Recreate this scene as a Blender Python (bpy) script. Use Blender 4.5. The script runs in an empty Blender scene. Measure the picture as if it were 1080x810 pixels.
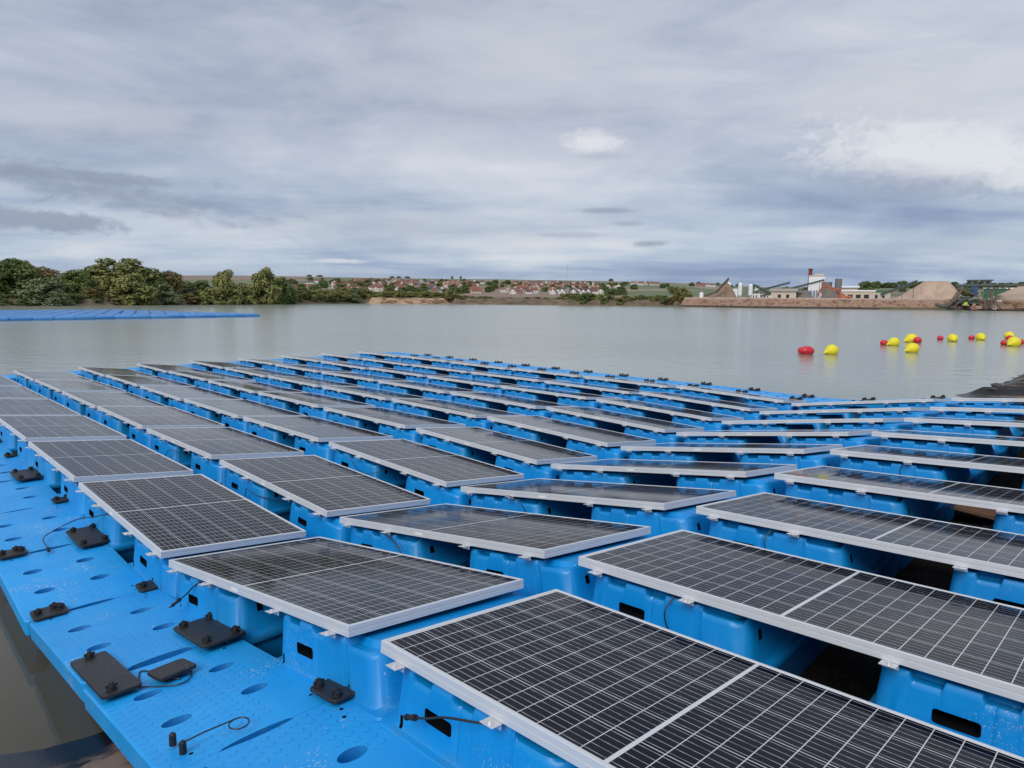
import bpy, bmesh, math, random
from mathutils import Vector, Matrix, noise
R = math.radians
random.seed(7)
scene = bpy.context.scene
col = scene.collection

# ------------------------------------------------------------------ camera model (measured from the photograph)
F, YH, ROLL, H = 706.16, 315.38, .0079, 2.10
PIT = math.atan((405 - YH) / F)
X0, Y0, YAW = -5.1949, 7.0571, .7854
U = Vector((math.cos(YAW), -math.sin(YAW), 0)); V = Vector((math.sin(YAW), math.cos(YAW), 0))
O0 = Vector((X0, Y0, 0))
Zup = Vector((0, 0, 1))
def ray(px, py):
    X, Y = px - 540, py - 405; c, s = math.cos(ROLL), math.sin(ROLL)
    x, y = (c*X + s*Y)/F, (-s*X + c*Y)/F
    cp, sp = math.cos(PIT), math.sin(PIT)
    return Vector((x, cp - sp*y, -sp - cp*y))
def azim(px): d = ray(px, 318); return math.atan2(d.x, d.y)
def far(px, D):                      # ground position in the direction of a photo column, D metres away
    a = azim(px); return Vector((math.sin(a)*D, math.cos(a)*D, 0))
def hz(px, py, D):                   # height above water of what shows at that pixel, D metres away
    d = ray(px, py); return H + d.z/math.hypot(d.x, d.y)*D
def M(px, D): return px*D/F          # pixels -> metres at distance D
def W(a, v, z=0): return O0 + U*a + V*v + Zup*z

cam_d = bpy.data.cameras.new('camera'); cam = bpy.data.objects.new('camera', cam_d); col.objects.link(cam)
cam_d.sensor_width = 36; cam_d.lens = F/1080*36; cam_d.clip_end = 20000; cam_d.clip_start = .05
cam.matrix_world = Matrix.Translation((0, 0, H)) @ Matrix.Rotation(math.pi/2 - PIT, 4, 'X') @ Matrix.Rotation(ROLL, 4, 'Z')
scene.camera = cam

# ------------------------------------------------------------------ helpers
def tag(o, label=None, cat=None, group=None, kind=None):
    if label: o['label'] = label
    if cat: o['category'] = cat
    if group: o['group'] = group
    if kind: o['kind'] = kind
    return o
def empty(name, mat=None, loc=None, rz=0):
    o = bpy.data.objects.new(name, None); col.objects.link(o); o.empty_display_size = .2
    if mat is not None: o.matrix_world = mat
    if loc is not None: o.location = loc; o.rotation_euler = (0, 0, rz)
    return o
def link(name, me, parent=None, mat=None):
    o = bpy.data.objects.new(name, me); col.objects.link(o)
    if parent: o.parent = parent
    if mat is not None: o.matrix_local = mat
    return o

class MB:
    def __init__(s): s.v = []; s.f = []; s.m = []
    def add(s, vs, fs, mi=0, T=None):
        b = len(s.v)
        s.v += [(T @ Vector(p)) if T is not None else Vector(p) for p in vs]
        s.f += [tuple(b + i for i in f) for f in fs]; s.m += [mi]*len(fs); return s
    def box(s, c, d, mi=0, T=None, rz=0):
        x, y, z = d[0]/2, d[1]/2, d[2]/2
        A = Matrix.Translation(c) @ Matrix.Rotation(rz, 4, 'Z')
        if T is not None: A = T @ A
        vs = [(-x,-y,-z),(x,-y,-z),(x,y,-z),(-x,y,-z),(-x,-y,z),(x,-y,z),(x,y,z),(-x,y,z)]
        return s.add(vs, [(0,3,2,1),(4,5,6,7),(0,1,5,4),(1,2,6,5),(2,3,7,6),(3,0,4,7)], mi, A)
    def cyl(s, p0, p1, r0, r1=None, n=10, mi=0, caps=True):
        r1 = r0 if r1 is None else r1
        p0, p1 = Vector(p0), Vector(p1); d = (p1 - p0).normalized()
        a = d.orthogonal().normalized(); b = d.cross(a)
        vs = []
        for p, r in ((p0, r0), (p1, r1)):
            for i in range(n):
                t = 2*math.pi*i/n; vs.append(p + (a*math.cos(t) + b*math.sin(t))*r)
        fs = [(i, (i+1) % n, n + (i+1) % n, n + i) for i in range(n)]
        if caps: fs += [tuple(range(n-1, -1, -1)), tuple(range(n, 2*n))]
        return s.add(vs, fs, mi)
    def bar(s, p0, p1, w, mi=0): return s.cyl(p0, p1, w*.7, w*.7, 4, mi)
    def tube(s, pts, r, n=6, mi=0):
        pts = [Vector(p) for p in pts]; vs = []; k = len(pts)
        for i, p in enumerate(pts):
            d = (pts[min(i+1, k-1)] - pts[max(i-1, 0)]).normalized()
            a = d.cross(Vector((.13, .21, .97))).normalized(); b = d.cross(a)
            for j in range(n):
                t = 2*math.pi*j/n; vs.append(p + (a*math.cos(t) + b*math.sin(t))*r)
        fs = [(i*n+j, i*n+(j+1) % n, (i+1)*n+(j+1) % n, (i+1)*n+j) for i in range(k-1) for j in range(n)]
        fs += [tuple(range(n-1, -1, -1)), tuple(range((k-1)*n, k*n))]
        return s.add(vs, fs, mi)
    def rings(s, rings, mi=0, cap0=True, cap1=True):
        n = len(rings[0]); vs = [p for r in rings for p in r]
        fs = [(i*n+j, i*n+(j+1) % n, (i+1)*n+(j+1) % n, (i+1)*n+j) for i in range(len(rings)-1) for j in range(n)]
        if cap0: fs.append(tuple(range(n-1, -1, -1)))
        if cap1: fs.append(tuple(range((len(rings)-1)*n, len(rings)*n)))
        return s.add(vs, fs, mi)
    def gable(s, c, l, w, h, over=.4, mi=1, T=None):     # gabled roof, ridge along x
        x, y = l/2 + over, w/2 + over
        vs = [(-x,-y,0),(x,-y,0),(x,y,0),(-x,y,0),(-x,0,h),(x,0,h)]
        A = Matrix.Translation(c)
        if T is not None: A = T @ A
        return s.add(vs, [(0,3,2,1),(0,1,5,4),(2,3,4,5),(0,4,3),(1,2,5)], mi, A)
    def mesh(s, name, mats, smooth=False, bevel=0, seg=2, angle=35):
        me = bpy.data.meshes.new(name); me.from_pydata([tuple(p) for p in s.v], [], s.f)
        for m in mats: me.materials.append(m)
        me.polygons.foreach_set('material_index', s.m)
        bm = bmesh.new(); bm.from_mesh(me)
        bmesh.ops.recalc_face_normals(bm, faces=bm.faces)
        if bevel:
            ed = [e for e in bm.edges if len(e.link_faces) == 2 and e.calc_face_angle(0) > R(angle)]
            bmesh.ops.bevel(bm, geom=ed, offset=bevel, segments=seg, affect='EDGES', profile=.6)
        bm.to_mesh(me); bm.free()
        if smooth: smooth_mesh(me, angle)
        return me
    def build(s, name, mats, parent=None, **k):
        return link(name, s.mesh(name, mats, **k), parent)

def smooth_mesh(me, angle=35):
    me.polygons.foreach_set('use_smooth', [True]*len(me.polygons))
    try: me.set_sharp_from_angle(angle=R(angle))
    except Exception: pass

def boolean(me, cutter_mb, mats, name):
    a = bpy.data.objects.new('tmp_a', me); b = bpy.data.objects.new('tmp_b', cutter_mb.mesh('cut', mats))
    col.objects.link(a); col.objects.link(b)
    md = a.modifiers.new('b', 'BOOLEAN'); md.object = b; md.operation = 'DIFFERENCE'; md.solver = 'EXACT'
    dg = bpy.context.evaluated_depsgraph_get()
    out = bpy.data.meshes.new_from_object(a.evaluated_get(dg)); out.name = name
    bpy.data.objects.remove(a); bpy.data.objects.remove(b)
    return out

# ------------------------------------------------------------------ node helpers
class NT:
    def __init__(s, nt): s.nt = nt; nt.nodes.clear()
    def n(s, t, **k):
        o = s.nt.nodes.new(t)
        for a, b in k.items(): setattr(o, a, b)
        return o
    def put(s, sock, v):
        if v is None: return
        if isinstance(v, bpy.types.NodeSocket): s.nt.links.new(v, sock)
        elif isinstance(v, (tuple, list)):
            sock.default_value = tuple(v) + ((1,) if len(v) == 3 and len(sock.default_value) == 4 else ())
        else: sock.default_value = v
    def m(s, op, a, b=None, c=None, clamp=False):
        o = s.n('ShaderNodeMath', operation=op); o.use_clamp = clamp
        for i, x in enumerate((a, b, c)):
            if x is not None: s.put(o.inputs[i], x)
        return o.outputs[0]
    def vm(s, op, a, b=None):
        o = s.n('ShaderNodeVectorMath', operation=op); s.put(o.inputs[0], a)
        if b is not None: s.put(o.inputs[1], b)
        return o.outputs[1] if op in ('DOT_PRODUCT', 'LENGTH', 'DISTANCE') else o.outputs[0]
    def xyz(s, v): o = s.n('ShaderNodeSeparateXYZ'); s.put(o.inputs[0], v); return o.outputs
    def comb(s, x, y, z):
        o = s.n('ShaderNodeCombineXYZ')
        for i, q in enumerate((x, y, z)): s.put(o.inputs[i], q)
        return o.outputs[0]
    def noise(s, vec, scale=5, detail=4, rough=.5, dist=0):
        o = s.n('ShaderNodeTexNoise'); s.put(o.inputs['Vector'], vec); o.inputs['Scale'].default_value = scale
        o.inputs['Detail'].default_value = detail; o.inputs['Roughness'].default_value = rough
        o.inputs['Distortion'].default_value = dist; return o.outputs[0]
    def mix(s, f, a, b):
        o = s.n('ShaderNodeMix', data_type='RGBA'); s.put(o.inputs[0], f); s.put(o.inputs[6], a); s.put(o.inputs[7], b)
        return o.outputs[2]
    def ss(s, x, a, b):        # smoothstep
        o = s.n('ShaderNodeMapRange', interpolation_type='SMOOTHSTEP'); s.put(o.inputs[0], x)
        o.inputs[1].default_value = a; o.inputs[2].default_value = b; return o.outputs[0]
    def ramp(s, f, stops):
        o = s.n('ShaderNodeValToRGB'); s.put(o.inputs[0], f); e = o.color_ramp.elements
        while len(e) < len(stops): e.new(.5)
        for q, (p, c) in zip(e, stops): q.position = p; q.color = tuple(c) + (1,)
        return o.outputs[0]
    def bump(s, h, strength=.3, dist=.01):
        o = s.n('ShaderNodeBump'); s.put(o.inputs['Height'], h); o.inputs['Strength'].default_value = strength
        o.inputs['Distance'].default_value = dist; return o.outputs[0]
    def obj(s): return s.n('ShaderNodeTexCoord').outputs['Object']
    def pos(s): return s.n('ShaderNodeNewGeometry').outputs['Position']
    def rnd(s): return s.n('ShaderNodeObjectInfo').outputs['Random']
    def out(s, base, rough=.6, metal=0, normal=None, spec=None, coat=None, ior=None, **k):
        p = s.n('ShaderNodeBsdfPrincipled'); o = s.n('ShaderNodeOutputMaterial')
        s.put(p.inputs['Base Color'], base); s.put(p.inputs['Roughness'], rough); s.put(p.inputs['Metallic'], metal)
        s.put(p.inputs['Normal'], normal); s.put(p.inputs['Specular IOR Level'], spec); s.put(p.inputs['IOR'], ior)
        s.nt.links.new(p.outputs[0], o.inputs[0]); return p
def newmat(name):
    m = bpy.data.materials.new(name); m.use_nodes = True; return m, NT(m.node_tree)
def plain(name, c, rough=.6, metal=0, var=.15, scale=6, bump=0, world=False):
    m, t = newmat(name); co = t.pos() if world else t.obj()
    n = t.noise(co, scale, 5, .6)
    f = t.m('ADD', t.m('MULTIPLY', n, 2*var), 1 - var)
    base = t.vm('MULTIPLY', tuple(c), t.comb(f, f, f))
    t.out(base, t.m('ADD', rough - .05, t.m('MULTIPLY', n, .1)), metal, t.bump(n, bump, .02) if bump else None)
    return m

# ------------------------------------------------------------------ materials
def mat_blue(walk=False):
    m, t = newmat('blue_plastic_walkway' if walk else 'blue_plastic'); co = t.obj(); P = t.pos(); r = t.rnd()
    n = t.noise(P, 1.7, 5, .6); n2 = t.noise(P, 14, 4, .6)
    c = t.mix(t.ss(n, .3, .75), (.001, .245, .62) if not walk else (.006, .31, .76), (.002, .30, .72) if not walk else (.014, .375, .85))
    c = t.mix(t.m('MULTIPLY', r, .25), c, (.012, .24, .6))
    x, y, z = t.xyz(co)[:3]
    # grime: washed grey film and specks of dried sand
    film = t.m('MULTIPLY', t.ss(t.noise(P, 3.2, 6, .7), .5, .8), .05 if not walk else .09)
    c = t.mix(film, c, (.42, .5, .55))
    low = t.m('MULTIPLY', t.ss(z, .10, -.02), t.ss(t.noise(P, 9, 5, .7), .45, .7))
    if not walk: c = t.mix(t.m('MULTIPLY', low, .22), c, (.10, .16, .17))
    speck = t.m('MULTIPLY', t.ss(t.noise(P, 70 if walk else 150, 3, .6), .585 if walk else .62, .65 if walk else .68), t.ss(t.noise(P, 2.6 if walk else 2, 4, .65), .55, .66))
    c = t.mix(t.m('MULTIPLY', speck, .85), c, (.62, .55, .50))
    # scuffs: thin pale scratches running every way
    sc_ = t.m('MULTIPLY', t.ss(t.noise(t.vm('MULTIPLY', P, (4, 60, 4)), 1, 4, .6, .6), .66, .72), t.ss(t.noise(P, 1.4, 3, .6), .48, .62))
    c = t.mix(t.m('MULTIPLY', sc_, .22), c, (.30, .55, .75))
    h = t.m('MULTIPLY', n2, .15); nrm = None
    if walk:
        # raised anti-slip crescents
        X = t.m('MULTIPLY', x, 18); Y = t.m('MULTIPLY', y, 18)
        row = t.m('FLOOR', Y); sh = t.m('MULTIPLY', t.m('MODULO', row, 2.0), .5)
        fx = t.m('SUBTRACT', t.m('FRACT', t.m('ADD', X, sh)), .5); fy = t.m('SUBTRACT', t.m('FRACT', Y), .5)
        cell = t.m('MODULO', t.m('ABSOLUTE', t.m('FLOOR', t.m('MULTIPLY', Y, .3333))), 2.0)
        rr = t.m('SQRT', t.m('ADD', t.m('MULTIPLY', fx, fx), t.m('MULTIPLY', fy, fy)))
        ring = t.ss(t.m('ABSOLUTE', t.m('SUBTRACT', rr, .3)), .13, .03)
        half = t.ss(t.m('ADD', fx, t.m('MULTIPLY', fy, .5)), -.02, .12)
        wide = t.ss(t.noise(t.comb(t.m('FLOOR', t.m('MULTIPLY', X, .25)), t.m('FLOOR', t.m('MULTIPLY', Y, .25)), r), 3.3, 0, 0), .46, .5)
        cres = t.m('MULTIPLY', t.m('MULTIPLY', ring, half), wide)
        h = t.m('ADD', h, cres)
        c = t.mix(t.m('MULTIPLY', cres, .16), c, (.004, .16, .50))
        nrm = t.bump(h, .40, .005)
        bp_ = t.m('MULTIPLY', t.m('ADD', r, 0), 1)
    else: nrm = t.bump(h, .35, .006)
    p = t.out(c, t.m('ADD', .30 if not walk else .38, t.m('MULTIPLY', n2, .18)), 0, nrm, .5)
    return m
BLUE, BLUEW = mat_blue(), mat_blue(True)
m, t = newmat('blue_plastic_recess_shade'); t.out(t.mix(t.ss(t.noise(t.pos(), 40, 4, .6), .5, .75), (.003, .19, .52), (.04, .20, .40)), .5); DEEP = m  # darker blue: the shade inside the walkway recesses is in the colour
m, t = newmat('recess_shade_black'); t.out((.004, .005, .008), .9, 0, None, .1); DARK = m  # black walls paint the shade inside slots and holes of the blue plastic
ALU = plain('anodised_aluminium', (.68, .70, .72), .42, .25, .06, 9)
m, t = newmat('galvanised_clip'); t.out((.72, .72, .74), .32, .6); CLIP = m
BLACK = plain('black_rubber_plate', (.014, .014, .015), .55, 0, .35, 30, .4)
m, t = newmat('black_plate_dirty'); P = t.pos(); sp = t.ss(t.noise(P, 120, 3, .6), .66, .72)
mk = t.m('MULTIPLY', sp, t.ss(t.noise(P, 6, 2, .5), .5, .62)); x, y, z = t.xyz(t.obj())[:3]
ribs = t.ss(t.m('ABSOLUTE', t.m('SUBTRACT', t.m('FRACT', t.m('MULTIPLY', x, 16)), .5)), .30, .42)
t.out(t.mix(mk, t.mix(t.noise(P, 9, 4, .6), (.010, .010, .010), (.024, .023, .024)), (.45, .40, .36)), .5, 0, t.bump(ribs, .35, .003)); PLATE = m
m, t = newmat('cable_black'); t.out((.012, .012, .013), .45); CABLE = m
m, t = newmat('white_sticker'); t.out((.8, .8, .8), .5); WHITE = m

# ---- photovoltaic glass
m, t = newmat('photovoltaic_cells'); x, y, z = t.xyz(t.obj())[:3]; r = t.rnd()
def line(tt, v, half, soft=.0004): return tt.ss(tt.m('ABSOLUTE', v), half + soft, half - soft)
xs = t.m('SUBTRACT', t.m('ABSOLUTE', t.m('SUBTRACT', x, .99)), .0062)      # distance outward from the middle seam
cx = t.m('DIVIDE', xs, .0801); cxf = t.m('SUBTRACT', cx, t.m('ROUND', cx))
gx = line(t, t.m('MULTIPLY', cxf, .0801), .0015)
mid = t.ss(xs, .0006, -.0006)
edge_x = t.ss(xs, .9612, .9622)
ys = t.m('SUBTRACT', y, .019); cy = t.m('DIVIDE', ys, .16033); cyf = t.m('SUBTRACT', cy, t.m('ROUND', cy))
gy = line(t, t.m('MULTIPLY', cyf, .16033), .0017)
bb = t.m('MULTIPLY', t.m('SUBTRACT', t.m('FRACT', t.m('MULTIPLY', cy, 5)), .5), .16033/5)
bus = line(t, bb, .0011)
edge_y = t.m('MAXIMUM', t.ss(ys, .0008, -.0008), t.ss(ys, .9615, .9625))
bs = t.m('MAXIMUM', t.m('MAXIMUM', t.m('MAXIMUM', gx, gy), mid), t.m('MAXIMUM', edge_x, edge_y), clamp=True)
wn = t.n('ShaderNodeTexWhiteNoise', noise_dimensions='3D')
t.put(wn.inputs['Vector'], t.comb(t.m('FLOOR', t.m('DIVIDE', t.m('SUBTRACT', x, .99), .0801)), t.m('FLOOR', cy), t.m('MULTIPLY', r, 37)))
cellc = t.mix(t.m('MULTIPLY', wn.outputs[0], .8), (.0025, .0032, .009), (.0060, .0072, .016))
glint = t.noise(t.obj(), 22, 2, .5)  # uneven busbar brightness, glints painted into the colour
c = t.mix(t.m('MULTIPLY', bus, t.m('ADD', .45, t.m('MULTIPLY', t.ss(glint, .3, .65), .55))), cellc, (.50, .52, .57))
c = t.mix(bs, c, (.62, .63, .64))
P = t.pos(); dust = t.m('MULTIPLY', t.ss(t.noise(P, 2.1, 6, .65), .35, .8), .022)
dust = t.m('ADD', dust, t.m('MULTIPLY', t.ss(y, .08, .0), .03))
c = t.mix(dust, c, (.30, .27, .24))
drop = t.m('MULTIPLY', t.ss(t.noise(P, 130, 2, .5), .74, .78), t.ss(t.noise(P, 2.3, 3, .5), .5, .66))
c = t.mix(t.m('MULTIPLY', drop, .7), c, (.7, .7, .7))
rough = t.m('ADD', .06, t.m('ADD', t.m('MULTIPLY', dust, 1.3), t.m('MULTIPLY', r, .03)))
t.out(c, rough, 0, t.bump(t.noise(P, 60, 2, .5), .04, .002), .22, ior=1.28); PV = m

# ------------------------------------------------------------------ world: overcast sky
SUN_EL, SUN_AZ = 42, 205      # compass-like azimuth, clockwise from +Y: behind and a little left of the camera
wd = bpy.data.worlds.new('World'); scene.world = wd; wd.use_nodes = True; t = NT(wd.node_tree)
d = t.n('ShaderNodeTexCoord').outputs['Generated']; dx, dy, dz = t.xyz(d)[:3]
el = t.m('MULTIPLY', t.m('ARCSINE', dz), 57.2958); az = t.m('MULTIPLY', t.m('ARCTAN2', dx, dy), 57.2958)
zz = t.m('ADD', t.m('MAXIMUM', dz, 0.0), .10)
cp = t.comb(t.m('DIVIDE', dx, zz), t.m('DIVIDE', dy, zz), 0.0)
n1 = t.noise(t.vm('ADD', cp, (3.1, 1.7, 0)), .42, 8, .52, .4)
n2 = t.noise(t.vm('ADD', t.vm('MULTIPLY', cp, (.7, 1.6, 1)), (8.3, 5.2, 0)), .9, 7, .55, .2)
n3 = t.noise(t.vm('MULTIPLY', t.comb(az, el, 0.0), (.045, .16, 1)), 1.0, 7, .6, .6)
cl = t.m('ADD', t.m('ADD', t.m('MULTIPLY', n1, .45), t.m('MULTIPLY', n2, .25)), t.m('MULTIPLY', n3, .30))
K = 10.0
def S(r, g, b):          # display colour -> linear, times K because the background strength is 0.1
    return tuple(K*(((q/255 + .055)/1.055)**2.4) for q in (r, g, b))
low = t.ramp(cl, [(.39, S(132, 152, 186)), (.46, S(158, 176, 203)), (.53, S(188, 201, 218)), (.61, S(215, 220, 229))])
high = t.ramp(cl, [(.39, S(152, 164, 188)), (.46, S(176, 186, 205)), (.53, S(198, 205, 218)), (.61, S(220, 224, 232))])
# ramps clamp values, so keep K outside of them
for nd in t.nt.nodes:
    if nd.type == 'VALTORGB':
        for e in nd.color_ramp.elements: e.color = tuple(q/K for q in e.color[:3]) + (1,)
base = t.mix(t.ss(el, 2, 13), low, high)
NB = t.noise(t.comb(t.m('MULTIPLY', az, .42), t.m('MULTIPLY', el, 1.05), 3.0), 1.0, 5, .6, .3)
NS = t.noise(t.comb(t.m('MULTIPLY', az, .20), t.m('MULTIPLY', el, .5), 7.0), 1.0, 4, .55, .3)
NC = t.m('ADD', t.m('MULTIPLY', t.noise(t.comb(az, t.m('MULTIPLY', el, 1.5), 11.0), .9, 6, .62, .5), .6), t.m('MULTIPLY', t.noise(t.comb(az, t.m('MULTIPLY', el, 1.3), 2.0), .3, 3, .5), .4))
def blob(px, py, wx, wy, soft=.5, nz=1.0, tilt=0.0, nsc=1.0, seed=0.0):   # a named cloud in a fixed direction of the sky
    r_ = ray(px, py).normalized(); a0 = math.degrees(math.atan2(r_.x, r_.y)); e0 = math.degrees(math.asin(r_.z))
    ax = t.m('SUBTRACT', az, a0); ey = t.m('SUBTRACT', el, e0)
    ey = t.m('ADD', ey, t.m('MULTIPLY', ax, tilt))
    qx = t.m('DIVIDE', ax, wx/12.4); qy = t.m('DIVIDE', ey, wy/12.4)
    rr = t.m('SQRT', t.m('ADD', t.m('MULTIPLY', qx, qx), t.m('MULTIPLY', qy, qy)))
    nn = NC if nsc == 9 else (NB if nsc > 1 else NS)
    v_ = t.m('ADD', rr, t.m('MULTIPLY', t.m('SUBTRACT', nn, .5), 2.2*nz))
    return t.ss(v_, 1.0, 1.0 - soft)
for (px, py, wx, wy, soft, nz, tilt, nsc, seed, cc, amt) in [
        (520, 60, 330, 120, 1.0, .6, 0, .5, 9, S(206, 210, 218), .55),
        (430, 240, 330, 34, 1.0, .6, 0, .6, 1, S(203, 208, 216), .55),
        (90, 120, 170, 26, .9, .8, -.05, .8, 2, S(200, 204, 213), .5),
        (110, 203, 200, 20, 1.0, .9, .13, 1.3, 3, S(138, 149, 173), .75), (90, 186, 120, 8, .7, .9, 0, 9, 4, S(140, 150, 172), .6),
        (40, 232, 80, 12, .6, .9, 0, 9, 4, S(136, 146, 170), .75),
        (300, 290, 700, 12, 1.0, .6, 0, .5, 5, S(160, 174, 198), .5),
        (640, 222, 42, 4, .8, .5, 0, 1.5, 6, S(142, 152, 172), .6), (660, 236, 26, 4, .8, .5, 0, 1.5, 7, S(150, 158, 177), .5),
        (686, 257, 24, 5, .9, .7, 0, 9, 8, S(138, 148, 170), .75),
        (358, 275, 44, 3.5, .9, .8, 0, 9, 10, S(216, 220, 226), .8),
        (600, 248, 60, 4, .8, .6, 0, 1.6, 12, S(158, 168, 186), .45),
        (930, 110, 150, 48, 1.0, .8, .1, .9, 13, S(204, 207, 215), .5),
        (975, 162, 125, 36, .75, .9, .16, 9, 14, S(227, 230, 235), .95), (1000, 140, 90, 18, .9, .6, .1, 1.5, 14, S(224, 227, 233), .5), (930, 176, 90, 12, .7, 1.0, .14, 9, 14, S(205, 209, 218), .5),
        (975, 196, 140, 18, 1.0, .6, .12, 1.2, 15, S(156, 166, 187), .7),
        (1075, 186, 34, 17, .8, .8, 0, 9, 16, S(226, 228, 233), .8),
        (628, 151, 42, 15, .8, .8, 0, 9, 17, S(226, 228, 233), .95), (632, 164, 34, 6, .8, .4, 0, 2, 18, S(170, 177, 192), .4),
        (1000, 258, 170, 22, 1.0, .5, 0, .6, 19, S(176, 187, 204), .5)]:
    base = t.mix(t.m('MULTIPLY', blob(px, py, wx, wy, soft, nz, tilt, nsc, seed), amt), base, tuple(q/K for q in cc))
zen = t.m('ADD', 1.0, t.m('MULTIPLY', t.ss(el, 24, 70), .25))            # overcast skies are brightest overhead
base = t.vm('MULTIPLY', base, t.comb(t.m('MULTIPLY', zen, K), t.m('MULTIPLY', zen, K), t.m('MULTIPLY', zen, K)))
sky = t.n('ShaderNodeTexSky', sky_type='NISHITA'); sky.sun_disc = False
sky.sun_elevation = R(SUN_EL); sky.sun_rotation = R(SUN_AZ)
fin = t.mix(.94, sky.outputs[0], base)
bg = t.n('ShaderNodeBackground'); t.put(bg.inputs[0], fin); bg.inputs[1].default_value = .1
wo = t.n('ShaderNodeOutputWorld'); t.nt.links.new(bg.outputs[0], wo.inputs[0])
sd = bpy.data.lights.new('sun', 'SUN'); sd.energy = 1.75; sd.angle = R(28); sd.color = (1, .96, .9)
so = bpy.data.objects.new('sun', sd); col.objects.link(so)
sdir = Vector((math.sin(R(SUN_AZ))*math.cos(R(SUN_EL)), math.cos(R(SUN_AZ))*math.cos(R(SUN_EL)), math.sin(R(SUN_EL))))
so.rotation_euler = sdir.to_track_quat('Z', 'Y').to_euler(); so.location = (0, -20, 60)
scene.cycles.max_bounces = 6; scene.cycles.diffuse_bounces = 3; scene.cycles.glossy_bounces = 3
scene.view_settings.view_transform = 'Standard'; scene.view_settings.look = 'None'; scene.view_settings.exposure = 0

# ------------------------------------------------------------------ terrain
DT = [(-400, 150), (0, 162), (100, 172), (200, 190), (310, 228), (380, 262), (560, 258), (700, 238), (760, 224), (810, 214), (1080, 224), (1500, 240)]
def interp(x, tb):
    if x <= tb[0][0]: return tb[0][1]
    for (a, b), (c, d_) in zip(tb, tb[1:]):
        if x <= c: return b + (d_ - b)*(x - a)/(c - a)
    return tb[-1][1]
def az2px(a): return 540 + F*math.tan(max(-1.3, min(1.3, a)))*1.0     # close enough for the shore table
def Dsh(a): return interp(az2px(a), DT)
SKY = [(-400, 60), (330, 97), (420, 99), (520, 97), (600, 92), (700, 84), (800, 66), (900, 62), (1080, 56), (1500, 50)]
def zfar(x, y):
    d_ = math.hypot(x, y); a = math.atan2(x, y); D = Dsh(a) + 3*noise.noise(Vector((x*.03, y*.03, 1)))
    if d_ < D: return -2.5 if d_ < D - 6 else -2.5*(D - d_)/6
    pk = interp(az2px(a), SKY)*(1 + .10*noise.noise(Vector((a*4, 3, 0))))
    tb = [(D, 0), (D + 4, 1.3), (D + 12, 2.0), (420, 3.0), (1000, 8.5), (1500, 8 + .20*pk), (2000, 8 + .42*pk), (2800, .78*pk + 6), (3500, pk + 6), (4600, pk*.6), (9000, 10)]
    return interp(d_, tb)
SH_A = 5.05
def sstep_(x, a, b): q = max(0, min(1, (x-a)/(b-a))); return q*q*(3-2*q)
def znear(x, y):
    q = Vector((x, y, 0)) - O0; a, v = q.dot(U), q.dot(V)
    wob = .35*noise.noise(Vector((v*.35, a*.2, 4))) + .15*noise.noise(Vector((v*1.3, a*1.3, 9)))
    s = a - SH_A + wob*(1.3 if v > 11 else .35) - .35*sstep_(v, 11, 15)
    z = .13*s + (.10*noise.noise(Vector((x*.9, y*.9, 5))) + .05*noise.noise(Vector((x*2.6, y*2.6, 6))))*sstep_(v, 12, 15)*sstep_(s, -.6, .3) + .035*noise.noise(Vector((x*1.7, y*1.7, 0))) + .015*noise.noise(Vector((x*6, y*6, 0)))
    if v > 11.5:                                   # the bank beyond the array stands a little higher
        k = min(1, (v - 11.5)/4); z += k*max(0, min(.17, s*.4))*(.8 + .5*noise.noise(Vector((x*.6, y*.6, 2))))
    if s > 8: z = 1.04 + .02*(s - 8) + .05*noise.noise(Vector((x*.6, y*.6, 7)))
    return max(z, -1.6)
m, t = newmat('fields_and_meadows'); P = t.pos()
vo = t.n('ShaderNodeTexVoronoi'); vo.inputs['Scale'].default_value = 1
t.put(vo.inputs['Vector'], t.vm('MULTIPLY', t.vm('ADD', P, t.vm('MULTIPLY', t.comb(t.noise(P, .002, 2), t.noise(P, .003, 2), 0.0), (150, 150, 0))), (.0034, .0018, 0)))
rc = t.xyz(vo.outputs['Color'])[0]
fc = t.ramp(rc, [(0, (.11, .15, .06)), (.28, (.12, .165, .065)), (.36, (.27, .18, .13)), (.55, (.24, .165, .12)), (.62, (.15, .18, .08)), (.8, (.30, .235, .16)), (1, (.09, .13, .055))])
for nd in t.nt.nodes:
    if nd.type == 'VALTORGB': nd.color_ramp.interpolation = 'CONSTANT'
gn = t.noise(P, .25, 6, .65)
fc = t.mix(t.m('MULTIPLY', gn, .35), fc, (.16, .13, .08))
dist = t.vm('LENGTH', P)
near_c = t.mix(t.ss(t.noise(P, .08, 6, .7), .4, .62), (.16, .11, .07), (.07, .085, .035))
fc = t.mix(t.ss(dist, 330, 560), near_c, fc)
t.out(t.mix(t.ss(dist, 500, 13000), fc, (.21, .25, .31)), .9); FIELD = m  # haze over the distant land is blended into its colour
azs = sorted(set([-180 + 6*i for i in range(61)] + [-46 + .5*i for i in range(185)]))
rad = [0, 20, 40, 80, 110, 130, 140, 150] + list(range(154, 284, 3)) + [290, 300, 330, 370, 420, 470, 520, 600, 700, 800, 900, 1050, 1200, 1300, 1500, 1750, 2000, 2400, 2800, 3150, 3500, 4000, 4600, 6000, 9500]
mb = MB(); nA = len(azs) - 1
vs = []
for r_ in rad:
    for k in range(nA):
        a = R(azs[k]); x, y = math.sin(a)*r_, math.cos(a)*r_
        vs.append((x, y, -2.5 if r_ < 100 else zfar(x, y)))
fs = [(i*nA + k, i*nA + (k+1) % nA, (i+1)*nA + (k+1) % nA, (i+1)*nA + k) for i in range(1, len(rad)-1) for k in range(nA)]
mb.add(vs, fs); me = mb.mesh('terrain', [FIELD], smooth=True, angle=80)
tag(link('terrain', me), kind='structure')

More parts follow.
